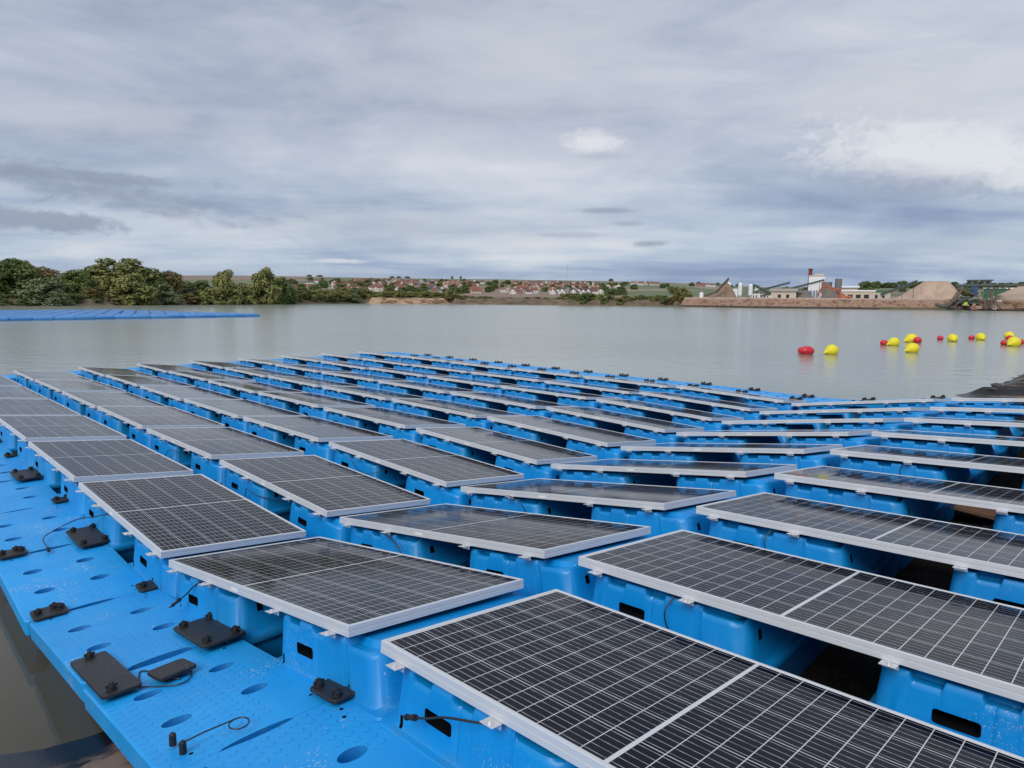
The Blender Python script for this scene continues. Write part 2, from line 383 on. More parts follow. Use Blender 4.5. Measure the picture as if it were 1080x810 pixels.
m, t = newmat('wet_shore_mud'); P = t.pos(); x, y, z = t.xyz(P)[:3]
n = t.noise(P, 1.1, 7, .65); n2 = t.noise(P, 11, 6, .7); n3 = t.noise(P, 60, 3, .6)
q = t.m('ADD', z, t.m('MULTIPLY', t.m('SUBTRACT', n, .5), .22))
c = t.mix(t.ss(q, .03, .10), (.010, .011, .014), (.030, .026, .023))
br = t.mix(n2, (.17, .11, .075), (.33, .23, .165))
c = t.mix(t.m('MULTIPLY', t.ss(q, .03, .06), t.ss(t.noise(P, 1.5, 5, .65, 1.2), .44, .50)), c, br)
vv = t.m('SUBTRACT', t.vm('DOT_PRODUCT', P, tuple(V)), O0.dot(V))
c = t.mix(t.m('MULTIPLY', t.m('MULTIPLY', t.ss(vv, -.3, .1), t.ss(vv, 11.9, 11.2)), .93), c, (.008, .007, .006))  # shade beneath the floating array, painted into the mud colour
c = t.mix(t.m('MULTIPLY', t.m('MULTIPLY', t.ss(n3, .62, .72), .35), t.ss(q, .05, .15)), c, (.38, .33, .28))
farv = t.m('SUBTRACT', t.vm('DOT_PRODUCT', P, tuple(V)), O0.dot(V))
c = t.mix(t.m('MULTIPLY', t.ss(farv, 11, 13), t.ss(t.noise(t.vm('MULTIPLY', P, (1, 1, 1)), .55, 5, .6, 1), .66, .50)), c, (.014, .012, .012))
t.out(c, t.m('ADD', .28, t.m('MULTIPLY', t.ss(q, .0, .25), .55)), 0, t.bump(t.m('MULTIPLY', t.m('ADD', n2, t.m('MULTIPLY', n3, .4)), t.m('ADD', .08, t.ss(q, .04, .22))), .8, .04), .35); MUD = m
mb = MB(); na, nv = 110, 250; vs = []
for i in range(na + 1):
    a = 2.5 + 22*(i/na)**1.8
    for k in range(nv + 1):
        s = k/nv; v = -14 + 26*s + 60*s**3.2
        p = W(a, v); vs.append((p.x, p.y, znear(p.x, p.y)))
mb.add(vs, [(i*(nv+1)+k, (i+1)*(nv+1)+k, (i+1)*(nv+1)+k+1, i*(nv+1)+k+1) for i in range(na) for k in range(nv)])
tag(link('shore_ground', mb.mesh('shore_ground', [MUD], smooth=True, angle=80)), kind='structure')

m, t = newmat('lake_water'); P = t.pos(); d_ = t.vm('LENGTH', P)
w1 = t.noise(t.vm('MULTIPLY', P, (1, 1.6, 1)), .9, 4, .55, .3); w2 = t.noise(t.vm('MULTIPLY', P, (1, 1.8, 1)), 6, 3, .55)
w3 = t.noise(t.vm('MULTIPLY', P, (.6, 1.0, 1)), .05, 3, .5)
hgt = t.m('ADD', t.m('MULTIPLY', w1, .05), t.m('MULTIPLY', w2, .010))
amp = t.m('MULTIPLY', t.ss(d_, 1, 22), t.m('ADD', .35, t.m('MULTIPLY', t.ss(w3, .35, .65), .65)))
bp = t.n('ShaderNodeBump'); t.put(bp.inputs['Height'], t.m('MULTIPLY', hgt, t.m('ADD', .10, t.m('MULTIPLY', amp, .9)))); bp.inputs['Strength'].default_value = .8; bp.inputs['Distance'].default_value = .7
cc = t.mix(t.ss(d_, 2, 22), (.070, .062, .042), (.275, .295, .235))  # paler far out: part of the sky's reflection is painted into the base colour
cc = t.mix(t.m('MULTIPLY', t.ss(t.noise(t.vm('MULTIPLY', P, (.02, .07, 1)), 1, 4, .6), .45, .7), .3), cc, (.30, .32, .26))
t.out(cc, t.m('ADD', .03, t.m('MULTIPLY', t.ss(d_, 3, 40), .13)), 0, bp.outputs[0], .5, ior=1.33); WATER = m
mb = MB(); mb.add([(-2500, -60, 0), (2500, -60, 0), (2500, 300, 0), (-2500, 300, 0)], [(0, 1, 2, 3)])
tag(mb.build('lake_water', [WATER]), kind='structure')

# ------------------------------------------------------------------ the floating array: rows measured from the photograph
T_ = 2.1371; TILT = .1152; S_ = 1.1623
def rowpar(i, j):
    if j <= -3: return (j+3)*T_, (j+3)*.0027, -1.5597, 0.0, 0.0
    if j == -2: return 2.263, -.0257, -1.5469, -.0258, -.0072
    if j == -1: return 4.4997, -.048, -1.5644 - .0077*i, .1453 + .0003*i, -.0197
    return 6.6947, -.015, -1.2425 - .0073*i, .0267 + .0087*i, -.0225
def frame_at(i, j, tilt, jit=None):
    A, B, Z, e, w = rowpar(i, j)
    rj = random.Random(i*31 + j*7 + 5)
    if j <= -3: e += rj.uniform(-.006, .006); Z += rj.uniform(-.006, .006)
    o = O0 + U*(A + w*i*S_) + V*(i*S_ + B + .002*i*i) + Zup*(Z + H)
    X = (U*math.cos(e) - V*w + Zup*math.sin(e)).normalized()
    Yv = (V*math.cos(tilt) + U*w - Zup*math.sin(tilt)); Yv = (Yv - X*Yv.dot(X)).normalized(); Zv = X.cross(Yv)
    m_ = Matrix((X, Yv, Zv)).transposed().to_4x4(); m_.translation = o
    return m_

# meshes of a panel
L_, W_ = 1.98, 1.0
mb = MB(); b, hh = .030, .045
mb.box((L_/2, b/2, -hh/2), (L_, b, hh)); mb.box((L_/2, W_-b/2, -hh/2), (L_, b, hh))
mb.box((b/2, W_/2, -hh/2), (b, W_-2*b-.0008, hh)); mb.box((L_-b/2, W_/2, -hh/2), (b, W_-2*b-.0008, hh))
# the lip is narrow: the glass sheet sits over the inner part of the bars
frame_me = MB(); lip = .012
def framebars(mb):
    for (x0, x1, y0, y1) in ((0, L_, 0, lip), (0, L_, W_-lip, W_), (0, lip, lip+.0004, W_-lip-.0004), (L_-lip, L_, lip+.0004, W_-lip-.0004)):
        mb.box(((x0+x1)/2, (y0+y1)/2, -.010), (x1-x0, y1-y0, .020))
    e_ = .0012                                     # a shallow groove runs round the outer face
    for (z0, z1, ins) in ((-.0228, -.0202, e_), (-.045, -.023, 0)):
        for (x0, x1, y0, y1) in ((ins, L_-ins, ins, .028), (ins, L_-ins, W_-.028, W_-ins), (ins, .028, .0284, W_-.0284), (L_-.028, L_-ins, .0284, W_-.0284)):
            mb.box(((x0+x1)/2, (y0+y1)/2, (z0+z1)/2), (x1-x0, y1-y0, z1-z0))
framebars(frame_me); FRAME = frame_me.mesh('panel_frame', [ALU], bevel=.0012, seg=1)
mb = MB(); mb.box((L_/2, W_/2, -.0055), (L_-2*lip-.0006, W_-2*lip-.0006, .006)); GLASS = mb.mesh('panel_glass', [PV])
mb = MB(); mb.box((0, -.016, -.0475), (.055, .055, .004)); mb.box((0, -.0035, -.056), (.055, .004, .02)); mb.cyl((0, -.024, -.046), (0, -.024, -.038), .009, n=8)
CLIPM = mb.mesh('mounting_clip', [CLIP], bevel=.001, seg=1)
mb = MB(); mb.box((.93, -.0012, -.027), (.075, .002, .016)); STICK = mb.mesh('label_sticker', [WHITE])

# meshes of a float
def outline(x0, x1, y0, y1, r, z, notch=None):
    pts = []
    nx, ny, nc = 120, 24, 7
    for k in range(nx): pts.append((x0+r + (x1-x0-2*r)*k/nx, y0))
    for k in range(nc): a = -math.pi/2 + math.pi/2*k/nc; pts.append((x1-r + r*math.cos(a), y0+r + r*math.sin(a)))
    for k in range(ny): pts.append((x1, y0+r + (y1-y0-2*r)*k/ny))
    for k in range(nc): a = math.pi/2*k/nc; pts.append((x1-r + r*math.cos(a), y1-r + r*math.sin(a)))
    for k in range(nx): pts.append((x1-r - (x1-x0-2*r)*k/nx, y1))
    for k in range(nc): a = math.pi/2 + math.pi/2*k/nc; pts.append((x0+r + r*math.cos(a), y1-r + r*math.sin(a)))
    for k in range(ny): pts.append((x0, y1-r - (y1-y0-2*r)*k/ny))
    for k in range(nc): a = math.pi + math.pi/2*k/nc; pts.append((x0+r + r*math.cos(a), y0+r + r*math.sin(a)))
    return [(x, y, z(x, y) if callable(z) else z) for x, y in pts]
def sstep(x, a, b): q = max(0, min(1, (x-a)/(b-a))); return q*q*(3-2*q)
def notch(x):
    v_ = 0
    for a, b, dp in ((.165, .265, .030), (.375, .475, .030), (.655, .83, .026)):
        v_ = max(v_, dp*sstep(x, a-.003, a+.006)*(1-sstep(x, b-.006, b+.003)))
    return v_
def ztop(x, y, dz=0): return .232 - .115*y - dz
mb = MB()
def nz(k, dz): return lambda x, y: ztop(x, y, dz) - k*notch(x)*(1 if y < .45 else .8)
rg = [outline(.07, .835, .06, 1.05, .06, -.30), outline(.03, .875, .02, 1.09, .06, -.20), outline(.015, .89, -.01, 1.10, .05, -.052),
      outline(.004, .904, -.028, 1.125, .03, -.044), outline(.0, .908, -.032, 1.128, .03, -.036), outline(.0, .908, -.032, 1.128, .03, -.008), outline(.006, .902, -.026, 1.122, .028, 0),
      outline(.030, .878, -.004, 1.06, .07, .003), outline(.038, .870, .004, 1.05, .07, .014), outline(.062, .846, .016, 1.03, .075, nz(.9, .030)),
      outline(.065, .843, .019, 1.027, .078, nz(1, .012)), outline(.073, .835, .027, 1.02, .075, nz(1, .002)),
      outline(.084, .824, .038, 1.01, .07, nz(1, 0)), outline(.10, .81, .066, .98, .06, nz(.9, 0)), outline(.118, .79, .088, .95, .05, nz(0, 0)), outline(.25, .65, .3, .75, .04, nz(0, 0))]
# moulded columns: the wall steps back between the end column and the notched middle
for k_ in range(7, 13):
    fade_ = (.15, .5, 1, 1, .9, .6)[k_-7]
    rg[k_] = [(x, y + (.010*fade_*(sstep(x, .620, .628)*(1-sstep(x, .645, .653)) + sstep(x, .832, .838)*.6) if y < .2 and x < .86 else 0) + (.007*fade_*sstep(x, .40, .404)*(1-sstep(x, .41, .414)) if y < .2 else 0), z) for x, y, z in rg[k_]]
mb.rings(rg)
fl = mb.mesh('float', [BLUE, DARK])
cut = MB()
def rbox(mb, x0, x1, z0, z1, y0, y1, r=.012):    # rounded slot cut along y
    ring = []
    for cxn, czn, a0 in ((x1-r, z0+r, -90), (x1-r, z1-r, 0), (x0+r, z1-r, 90), (x0+r, z0+r, 180)):
        for k in range(4): a = R(a0 + 30*k); ring.append((cxn + r*math.cos(a), czn + r*math.sin(a)))
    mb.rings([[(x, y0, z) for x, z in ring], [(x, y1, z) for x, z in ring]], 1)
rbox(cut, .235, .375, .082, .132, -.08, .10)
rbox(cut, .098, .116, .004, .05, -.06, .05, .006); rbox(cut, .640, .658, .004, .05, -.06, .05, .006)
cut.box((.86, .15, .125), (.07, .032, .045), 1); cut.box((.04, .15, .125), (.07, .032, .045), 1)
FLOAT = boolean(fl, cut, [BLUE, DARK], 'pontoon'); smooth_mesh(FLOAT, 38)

ORD = ['first', 'second', 'third', 'fourth', 'fifth', 'sixth', 'seventh', 'eighth', 'ninth', 'tenth', 'eleventh', 'twelfth', 'thirteenth', 'fourteenth', 'fifteenth', 'sixteenth', 'seventeenth', 'eighteenth', 'nineteenth', 'twentieth']
def rowname(i): return 'near walkway row' if i == 0 else ('far walkway row' if i == 8 else ORD[i] + ' row')
rc_ = random.Random(3)
for i in range(9):
    for j in range(-7, 1):
        n_ = ORD[-j]
        P_ = empty('solar_panel', frame_at(i, j, TILT + rc_.uniform(-.006, .006)))
        end = {0: 'nearest shore panel', -7: 'outermost lake panel'}.get(j, n_ + ' panel from shore')
        tag(P_, 'dark solar panel in silver frame, %s, %s' % (end, rowname(i)), 'solar panel', 'solar panels of the floating array')
        link('frame', FRAME, P_); link('glass', GLASS, P_)
        for cxn in (.12, .60, 1.38, 1.86): link('mounting_clip', CLIPM, P_, Matrix.Translation((cxn, 0, 0)))
        if j < 0: link('sticker', STICK, P_)
        fm = frame_at(i, j, 0)
        for h_, ox in ((0, -.004), (1, 1.272)):
            o = link('pontoon', FLOAT); o.matrix_world = fm @ Matrix.Translation((ox, 0, -.30))
            tag(o, 'blue pontoon under %s half of %s, %s' % (('lake-side', 'shore-side')[h_], end, rowname(i)), 'pontoon', 'blue plastic pontoons carrying the panels')

# ------------------------------------------------------------------ walkway floats
def rrect(x0, x1, y0, y1, r, z, n=4):
    pts = []
    for cxn, cyn, a0 in ((x1-r, y0+r, -90), (x1-r, y1-r, 0), (x0+r, y1-r, 90), (x0+r, y0+r, 180)):
        for k in range(n+1): a = R(a0 + 90*k/n); pts.append((cxn + r*math.cos(a), cyn + r*math.sin(a), z))
    return pts
LW, WW = 1.20, .69
mb = MB(); mb.rings([rrect(.10, LW-.10, .10, WW-.03, .04, -.30), rrect(.05, LW-.05, .05, WW-.01, .04, -.16), rrect(.012, LW-.012, .012, WW-.006, .03, -.098),
    rrect(.003, LW-.003, .003, WW-.003, .028, -.09), rrect(.002, LW-.002, .002, WW-.002, .028, -.008), rrect(.009, LW-.009, .009, WW-.009, .026, 0)])
wk = mb.mesh('walkway', [BLUEW, DARK, DEEP]); cut = MB()
for cx_, cy_ in ((.40, .17), (.79, .17), (.40, .48), (.79, .48)):
    n = 36; prof = ((1.02, .02), (1, -.003), (.93, -.010), (.88, -.045))
    cut.rings([[(cx_ + .038*k*math.cos(2*math.pi*q/n)*1.0, cy_ + .056*k*math.sin(2*math.pi*q/n), z) for q in range(n)] for k, z in reversed(prof)], 2)
for x_ in (0, LW):
    n = 20; lf = [(x_ + .022*math.copysign(abs(math.sin(2*math.pi*q/n))**1.6, math.sin(2*math.pi*q/n)), .33 + .15*math.cos(2*math.pi*q/n)) for q in range(n)]
    cut.rings([[(a, b, -.03) for a, b in lf], [(a, b, .03) for a, b in lf]], 2)
for x_, y_ in ((.10, .60), (.16, .58), (1.08, .60), (.07, .10), (1.12, .12)):
    cut.rings([[(x_ + .009*math.cos(q), y_ + .009*math.sin(q), z) for q in [2*math.pi*k/10 for k in range(10)]] for z in (-.03, .02)], 1)
WALK = boolean(wk, cut, [BLUEW, DARK, DEEP], 'walkway_float'); smooth_mesh(WALK, 38)

def prof(a):
    return interp(a, [(-100, -1.56), (2, -1.56), (4.3, -1.60), (4.45, -1.566), (6.45, -1.28), (6.69, -1.245), (8.7, -1.19)])
def along(nodes, v0, hfun, labels, flip=False, name='walkway_float', group='walkway floats'):
    for k, (a0, a1) in enumerate(zip(nodes, nodes[1:])):
        p0 = W(a0, v0(a0), prof(a0) - hfun(a0) + H); p1 = W(a1, v0(a1), prof(a1) - hfun(a1) + H)
        X = (p1 - p0); l = X.length; X.normalize(); Yv = (V - X*V.dot(X)).normalized(); Zv = X.cross(Yv)
        m_ = Matrix((X, Yv, Zv)).transposed().to_4x4(); m_.translation = p0
        rj = random.Random(k*13 + len(nodes)); o = link(name, WALK); o.matrix_world = m_ @ Matrix.Translation((0, rj.uniform(-.014, .014), rj.uniform(-.010, .002))) @ Matrix.Rotation(rj.uniform(-.004, .004), 4, 'Y') @ Matrix.Rotation(rj.uniform(-.006, .006), 4, 'Z') @ Matrix.Diagonal(((l - .016)/LW, 1, 1, 1))
        tag(o, labels(k), 'walkway float', group)
nearN = [-8.0 + 1.2071*k for k in range(10)] + [4.07, 5.33, 6.42, 7.53, 8.64]
nearN = [-9.2] + nearN
cntN = len(nearN) - 2
along(nearN, lambda a: -.69 - (0.0 if a > 0 else 0), lambda a: .29,
      lambda k: 'blue textured float of the near walkway, %s from the camera' % ORD[cntN - k], group='floats of the near walkway')
farN = [-8.6 + 1.036*k for k in range(16)]
along(farN, lambda a: 10.66 + (.0 if a < 4 else -.06), lambda a: .165 if a < 4 else .20,
      lambda k: 'blue walkway float on the far edge, %s counting from the shore' % ORD[len(farN)-2-k], group='floats of the far walkway')
# short end walkway out on the lake: floats laid crosswise
for k in range(10):
    X, Yv = V, -U
    m_ = Matrix((X, Yv, Zup)).transposed().to_4x4(); m_.translation = W(-8.68, -.68 + 1.2*k, H - 1.56 - .17)
    o = link('walkway_float', WALK); o.matrix_world = m_
    tag(o, 'blue walkway float across the far lake end, %s from the left' % ORD[k], 'walkway float', 'floats of the end walkway')

# ------------------------------------------------------------------ connector plates with bolts
def plate_mesh(l, w, th=.014):
    mb = MB(); mb.rings([rrect(-l/2, l/2, -w/2, w/2, .02, 0), rrect(-l/2, l/2, -w/2, w/2, .02, th-.003), rrect(-l/2+.003, l/2-.003, -w/2+.003, w/2-.003, .018, th)])
    return mb.mesh('plate', [PLATE], smooth=True)
mb = MB(); mb.cyl((0,0,0), (0,0,.006), .021, n=14); mb.cyl((0,0,.006), (0,0,.020), .0165, .0155, n=8); mb.cyl((0,0,.020), (0,0,.032), .010, .009, n=8); mb.box((0,0,.018), (.046,.011,.012)); mb.box((0,0,.018), (.011,.046,.012))
BOLT = mb.mesh('bolt', [BLACK], bevel=.001, seg=1)
PL = {'square': (plate_mesh(.205, .155), [(-.07,-.045), (.07,-.045), (-.07,.045), (.07,.045)]),
      'narrow': (plate_mesh(.145, .175), [(0,-.055), (0,.055), (-.03, .03)]),
      'big': (plate_mesh(.44, .215), [(-.17,.07), (.17,.07), (.17,-.07), (-.17,-.065)]),
      'long': (plate_mesh(.60, .155), [(-.26,.0), (.25,-.03)]),
      'loose': (plate_mesh(.15, .165), [])}
def plate(kind, a, v, h, label, group='black connector plates', rz=0):
    z = prof(a) - h + H; p = W(a, v, z); q = W(a+.2, v, prof(a+.2) - h + H)
    X = (q - p).normalized(); Yv = (V - X*V.dot(X)).normalized(); Zv = X.cross(Yv)
    m_ = Matrix((X, Yv, Zv)).transposed().to_4x4(); m_.translation = p + Zv*.004
    e = empty('connector_plate', m_ @ Matrix.Rotation(rz, 4, 'Z'))
    tag(e, label, 'plate', group); me, bs_ = PL[kind]
    link('plate', me, e)
    for bx, by in bs_: link('bolt', BOLT, e, Matrix.Translation((bx, by, .014)))
    return e
def A_(k): return nearN[k]
inner = [(6.39, 'square', 'square black four-bolt plate joining the walkway to the panel floats, nearest the camera'),
         (5.25, 'big', 'large speckled black plate bridging the gap below the second panel, inner walkway edge'),
         (4.06, 'narrow', 'small black plate on the inner walkway edge between the second and third panels'),
         (2.85, 'big', 'large black plate on the inner walkway edge below the third panel'),
         (1.62, 'narrow', 'small black plate with a cable over it, inner walkway edge'),
         (.42, 'big', 'large black plate on the inner walkway edge below the fourth panel')]
for a, k, lab in inner: plate(k, a, -.02 if k != 'big' else -.105, .285 if k != 'big' else .272, lab, 'plates on the inner edge of the near walkway')
for n_, a in enumerate([-.78, -1.98, -3.19, -4.4, -5.6, -6.8]):
    plate('big' if n_ % 2 else 'narrow', a, -.03, .285, 'distant black plate on the inner walkway edge, %s out from the fourth panel' % ORD[n_], 'plates on the inner edge of the near walkway')
plate('long', 5.33, -.60, .28, 'long black plate over the outer walkway joint, nearest the camera', 'plates on the outer edge of the near walkway', rz=0)
plate('narrow', 4.06, -.585, .28, 'small black plate on the outer walkway edge, second from the camera', 'plates on the outer edge of the near walkway')
plate('narrow', 2.85, -.585, .28, 'small black plate on the outer walkway edge, at the left picture border', 'plates on the outer edge of the near walkway')
plate('loose', 5.58, -.39, .278, 'loose small black plate without bolts lying on the walkway with wires under it', None, rz=.1)
for n_, a in enumerate(farN[1:-1]):
    if a > 7: continue
    hh_ = .165 if a < 4 else .20
    plate('square', a, 10.76, hh_ - .004, 'black bolted plate, inner edge of far walkway, %s from lake end' % ORD[n_], 'plates of the far walkway')
    plate('square', a + .03, 11.24, hh_ - .004, 'black bolted plate, outer edge of far walkway, %s from lake end' % ORD[n_], 'plates of the far walkway')
for n_ in range(9):
    o = plate('square', -8.95, -.66 + 1.2*(n_+1), .166, 'black bolted plate on the end walkway out on the lake, %s from the left' % ORD[n_], 'plates of the end walkway', rz=math.pi/2)
for i in range(1, 5):
    for j in range(-2, 1):
        fm = frame_at(i, j, 0)
        for ox, w_ in ((-.12, 'between two panels'), (1.085, 'under a panel')):
            if w_ == 'under a panel': continue
            e = empty('connector_plate', fm @ Matrix.Translation((ox, -.03, -.292)))
            tag(e, 'black plate joining pontoons below %s panel from shore, %s' % (ORD[-j], rowname(i)), 'plate', 'plates between the panel rows')
            link('plate', PL['square'][0], e)
            for bx, by in PL['square'][1]: link('bolt', BOLT, e, Matrix.Translation((bx, by, .014)))

# ------------------------------------------------------------------ cables
def bez(pts, n=14):
    out = []
    P_ = [Vector(p) for p in pts]; P_ = [P_[0]*2 - P_[1]] + P_ + [P_[-1]*2 - P_[-2]]
    for i in range(1, len(P_)-2):
        for k in range(n):
            u = k/n; a, b, c, d_ = P_[i-1:i+3]
            out.append(.5*((2*b) + (c-a)*u + (2*a-5*b+4*c-d_)*u*u + (3*b-a-3*c+d_)*u**3))
    out.append(P_[-2]); return out
def cable(i, j, pts, label, r=.0035, plug=False, tilt=0):
    fm = frame_at(i, j, tilt)
    w = [fm @ Vector(p) for p in pts]
    o = empty('cable', Matrix.Translation(w[0])); inv = Matrix.Translation(-w[0])
    tag(o, label, 'cable', 'black cables of the array')
    mb = MB(); mb.tube([inv @ p for p in bez(w)], r); mb.build('lead', [CABLE], o, smooth=True)
    if plug:
        a, b = inv @ w[-2], inv @ w[-1]; d_ = (b - a).normalized(); mb = MB()
        mb.cyl(b, b + d_*.022, .011, n=10); mb.cyl(b + d_*.022, b + d_*.055, .0085, n=10); mb.cyl(b + d_*.055, b + d_*.062, .011, n=10); mb.cyl(b + d_*.062, b + d_*.085, .005, n=8)
        mb.build('plug', [BLACK], o, smooth=True)
cable(0, 0, [(.62, .05, -.06), (.55, -.01, -.075), (.42, -.05, -.095), (.33, -.055, -.135), (.26, -.05, -.165)], 'black cable with a plug hanging from the nearest panel of the first row', .004, True)
cable(0, -1, [(.42, .06, -.07), (.36, .01, -.10), (.30, -.02, -.15), (.26, -.045, -.18)], 'short black cable and plug in the pontoon slot below the second near row panel', .004, True)
cable(0, -2, [(.80, .08, -.06), (.60, -.04, -.13), (.42, -.10, -.18), (.30, -.22, -.26), (.42, -.34, -.276), (.66, -.36, -.278)], 'thin black cable looping from the third panel down onto the walkway', .004, True)
cable(1, -1, [(.45, .02, -.06), (.60, -.03, -.055), (.74, -.05, -.10), (.82, -.03, -.22), (.90, .05, -.28)], 'black cable arching below the second panel of the second row', .004)
cable(2, -1, [(.50, .02, -.06), (.62, -.04, -.035), (.74, -.05, -.08), (.80, -.02, -.22)], 'black cable loop in front of the second panel of the third row')
cable(3, -1, [(1.05, .2, -.20), (.95, .02, -.16), (.88, -.03, -.10), (1.02, .02, -.06)], 'black cable in the gap under the second panel of the fourth row')
cable(1, 0, [(.52, .01, -.06), (.50, -.03, -.12), (.52, -.03, -.20), (.58, .0, -.27)], 'short black cable hanging over a pontoon, first panel of the second row')
cable(2, 0, [(.46, .01, -.06), (.44, -.03, -.12), (.47, -.03, -.20), (.52, .0, -.27)], 'short black cable hanging over a pontoon, first panel of the third row')
cable(4, 0, [(.56, .01, -.06), (.55, -.03, -.12), (.57, -.03, -.20), (.62, .0, -.27)], 'short black cable hanging over a pontoon, first panel of the fifth row')
cable(5, -1, [(1.00, .15, -.24), (.80, -.02, -.17), (.6, -.03, -.20), (.45, -.01, -.24)], 'black cable draped along the pontoon under the second panel of the sixth row')
cable(1, -2, [(.95, .15, -.22), (.80, -.02, -.15), (.68, -.04, -.12), (.60, -.02, -.20), (.5, .0, -.27)], 'black cable draped in the gap under the third panel of the second row')
cable(2, -2, [(.98, .15, -.12), (.80, -.04, -.17), (.62, -.05, -.15), (.50, -.04, -.08), (.42, .0, -.06)], 'black cable draped under the third panel of the third row')
cable(1, -3, [(1.0, .15, -.20), (.86, -.02, -.13), (.76, -.04, -.20), (.60, .0, -.27)], 'black cable draped in the gap under the fourth panel of the second row')
cable(1, -1, [(1.02, .3, -.27), (1.15, .1, -.24), (1.2, .0, -.26), (1.26, -.02, -.29)], 'black cable lying in the water gap under the second panel of the second row')
cable(0, -1, [(1.12, -.36, -.285), (1.06, -.42, -.286), (.99, -.40, -.286), (.86, -.44, -.286), (1.05, -.50, -.286)], 'thin black wire ends sticking out from under the loose plate')
cable(0, -1, [(1.02, -.33, -.284), (1.10, -.30, -.286), (1.18, -.38, -.286), (1.02, -.52, -.286), (.95, -.60, -.286)], 'long thin black wire crossing the walkway by the loose plate', .003)
cable(2, 0, [(1.1, .35, -.30), (.98, .1, -.26), (.9, -.02, -.25), (.8, -.05, -.27)], 'grey cable in the dark gap of the third row')
# two black posts with a wire loop on the outer walkway edge
e = empty('mooring_pin', Matrix.Translation(W(6.24, -.60, prof(6.24) - .287 + H)))
tag(e, 'pair of black pins with a curled wire on the outer walkway corner', 'pin')
for dx_ in (0, .07):
    mb = MB(); p = U*dx_ + V*dx_*.15; mb.cyl(p, p + Zup*.040, .013, .012, 12); mb.cyl(p + Zup*.040, p + Zup*.046, .010, .006, 12); mb.build('post', [BLACK], e, smooth=True)
mb = MB(); p = U*.06 + Zup*.03
lp = [p, p + V*.09 - U*.01, p + V*.16 + Zup*.005] + [p + V*(.20 + .035*math.sin(q)) - U*(.035*math.cos(q) - .035) + Zup*.005 for q in [k*.33 for k in range(20)]]
mb.tube(lp, .0028); mb.build('wire_loop', [CABLE], e, smooth=True)
# brown board and a steel rope in the gap over the shore mud
m, t = newmat('weathered_board'); t.out(t.mix(t.noise(t.vm('MULTIPLY', t.obj(), (3, 30, 3)), 3, 5, .6), (.16, .08, .05), (.34, .20, .13)), .8, 0, t.bump(t.noise(t.obj(), 40, 4, .6), .5, .01)); WOODM = m
for (a, v, rz, l, lab) in ((7.48, 2.45, .1, .42, 'short brown board lying in the dark gap of the second row'), (7.52, 5.0, -.1, .5, 'brown board lying in the dark gap of the fourth row')):
    mb = MB(); mb.box((0, 0, 0), (l, .16, .035)); mb.box((-.1, .01, .025), (l*.4, .1, .02))
    o = mb.build('wooden_board', [WOODM], bevel=.006); p = W(a, v); o.location = (p.x, p.y, prof(a) - .42 + H); o.rotation_euler = (.05, .05, -math.pi/4 + rz); tag(o, lab, 'board', 'brown boards in the gaps')
m, t = newmat('steel_rope'); t.out((.32, .31, .29), .45, .7, t.bump(t.m('SINE', t.m('MULTIPLY', t.xyz(t.obj())[0], 400)), .4, .002)); ROPE = m
mb = MB(); w0 = W(7.25, 2.5, prof(7.25) - .34 + H); pts = [W(7.22, 2.30, prof(7) - .36 + H), W(7.36, 2.46, prof(7) - .345 + H), W(7.50, 2.6, prof(7) - .32 + H), W(7.56, 2.8, prof(7) - .27 + H)]
mb.tube([p - w0 for p in bez(pts)], .006, 8); mb.cyl(pts[0] - w0, pts[1] - w0, .013, n=8); o = mb.build('steel_rope', [ROPE], smooth=True); o.location = w0; tag(o, 'frayed steel rope with a sleeve in the gap beside the brown board', 'rope')

# ------------------------------------------------------------------ buoys
m, t = newmat('buoy_yellow'); t.out(t.mix(t.noise(t.obj(), 3, 3), (.80, .66, .01), (.85, .75, .03)), .5); YEL = m
m, t = newmat('buoy_red'); t.out(t.mix(t.noise(t.obj(), 3, 3), (.55, .015, .03), (.66, .03, .05)), .35); RED = m
def buoy_mesh(matl, tail):
    mb = MB(); n = 20; rings = []
    prof_ = [(-1.0, .05), (-.92, .38), (-.75, .66), (-.5, .87), (-.2, .985), (0, 1), (.2, .985), (.5, .87), (.75, .66), (.92, .38), (1.0, .05)]
    if tail: prof_ = [(-1.62, .12), (-1.5, .17), (-1.35, .20), (-1.12, .38), (-.9, .60), (-.62, .82), (-.3, .96), (0, 1), (.3, .955), (.6, .80), (.82, .57), (.95, .31), (1.0, .05)]
    for x, r_ in prof_: rings.append([(x, r_*math.cos(2*math.pi*k/n), r_*math.sin(2*math.pi*k/n)) for k in range(n)])
    mb.rings(rings); mb.cyl((-1.62 if tail else -1.0, 0, 0), (-1.75 if tail else -1.12, 0, 0), .07, n=8)
    return mb.mesh('buoy', [matl], smooth=True, angle=60)
BY, BR = buoy_mesh(YEL, True), buoy_mesh(RED, False)
def buoy(colr, px, py, dpx, rz, lab, long=1.0):
    d_ = ray(px, py); k = -H/d_.z; p = d_*k; r_ = M(dpx/2, math.hypot(p.x, p.y))*(.84 if colr == 'y' else .92)
    o = link('buoy', BY if colr == 'y' else BR); o.location = (p.x, p.y, r_*.62); o.scale = (r_*long, r_, r_*.95); o.rotation_euler = (0, R(-14) if colr == 'y' else 0, rz)
    tag(o, lab, 'buoy', 'yellow buoys on the lake' if colr == 'y' else 'red buoys on the lake')
buoy('r', 845.5, 372, 8, 0, 'small red buoy half hidden behind the long red buoy'); buoy('r', 851, 373.5, 11, .2, 'elongated red buoy floating left of the nearest yellow buoy', 1.45)
buoy('y', 877, 373.5, 14, .3, 'yellow buoy right of the two touching red buoys, lowest in the picture')
buoy('r', 932, 364, 7, 0, 'small red buoy left of the leftmost far yellow buoy'); buoy('y', 942.5, 364.5, 11.5, .2, 'yellow buoy with a small red buoy at its left, between two yellow groups')
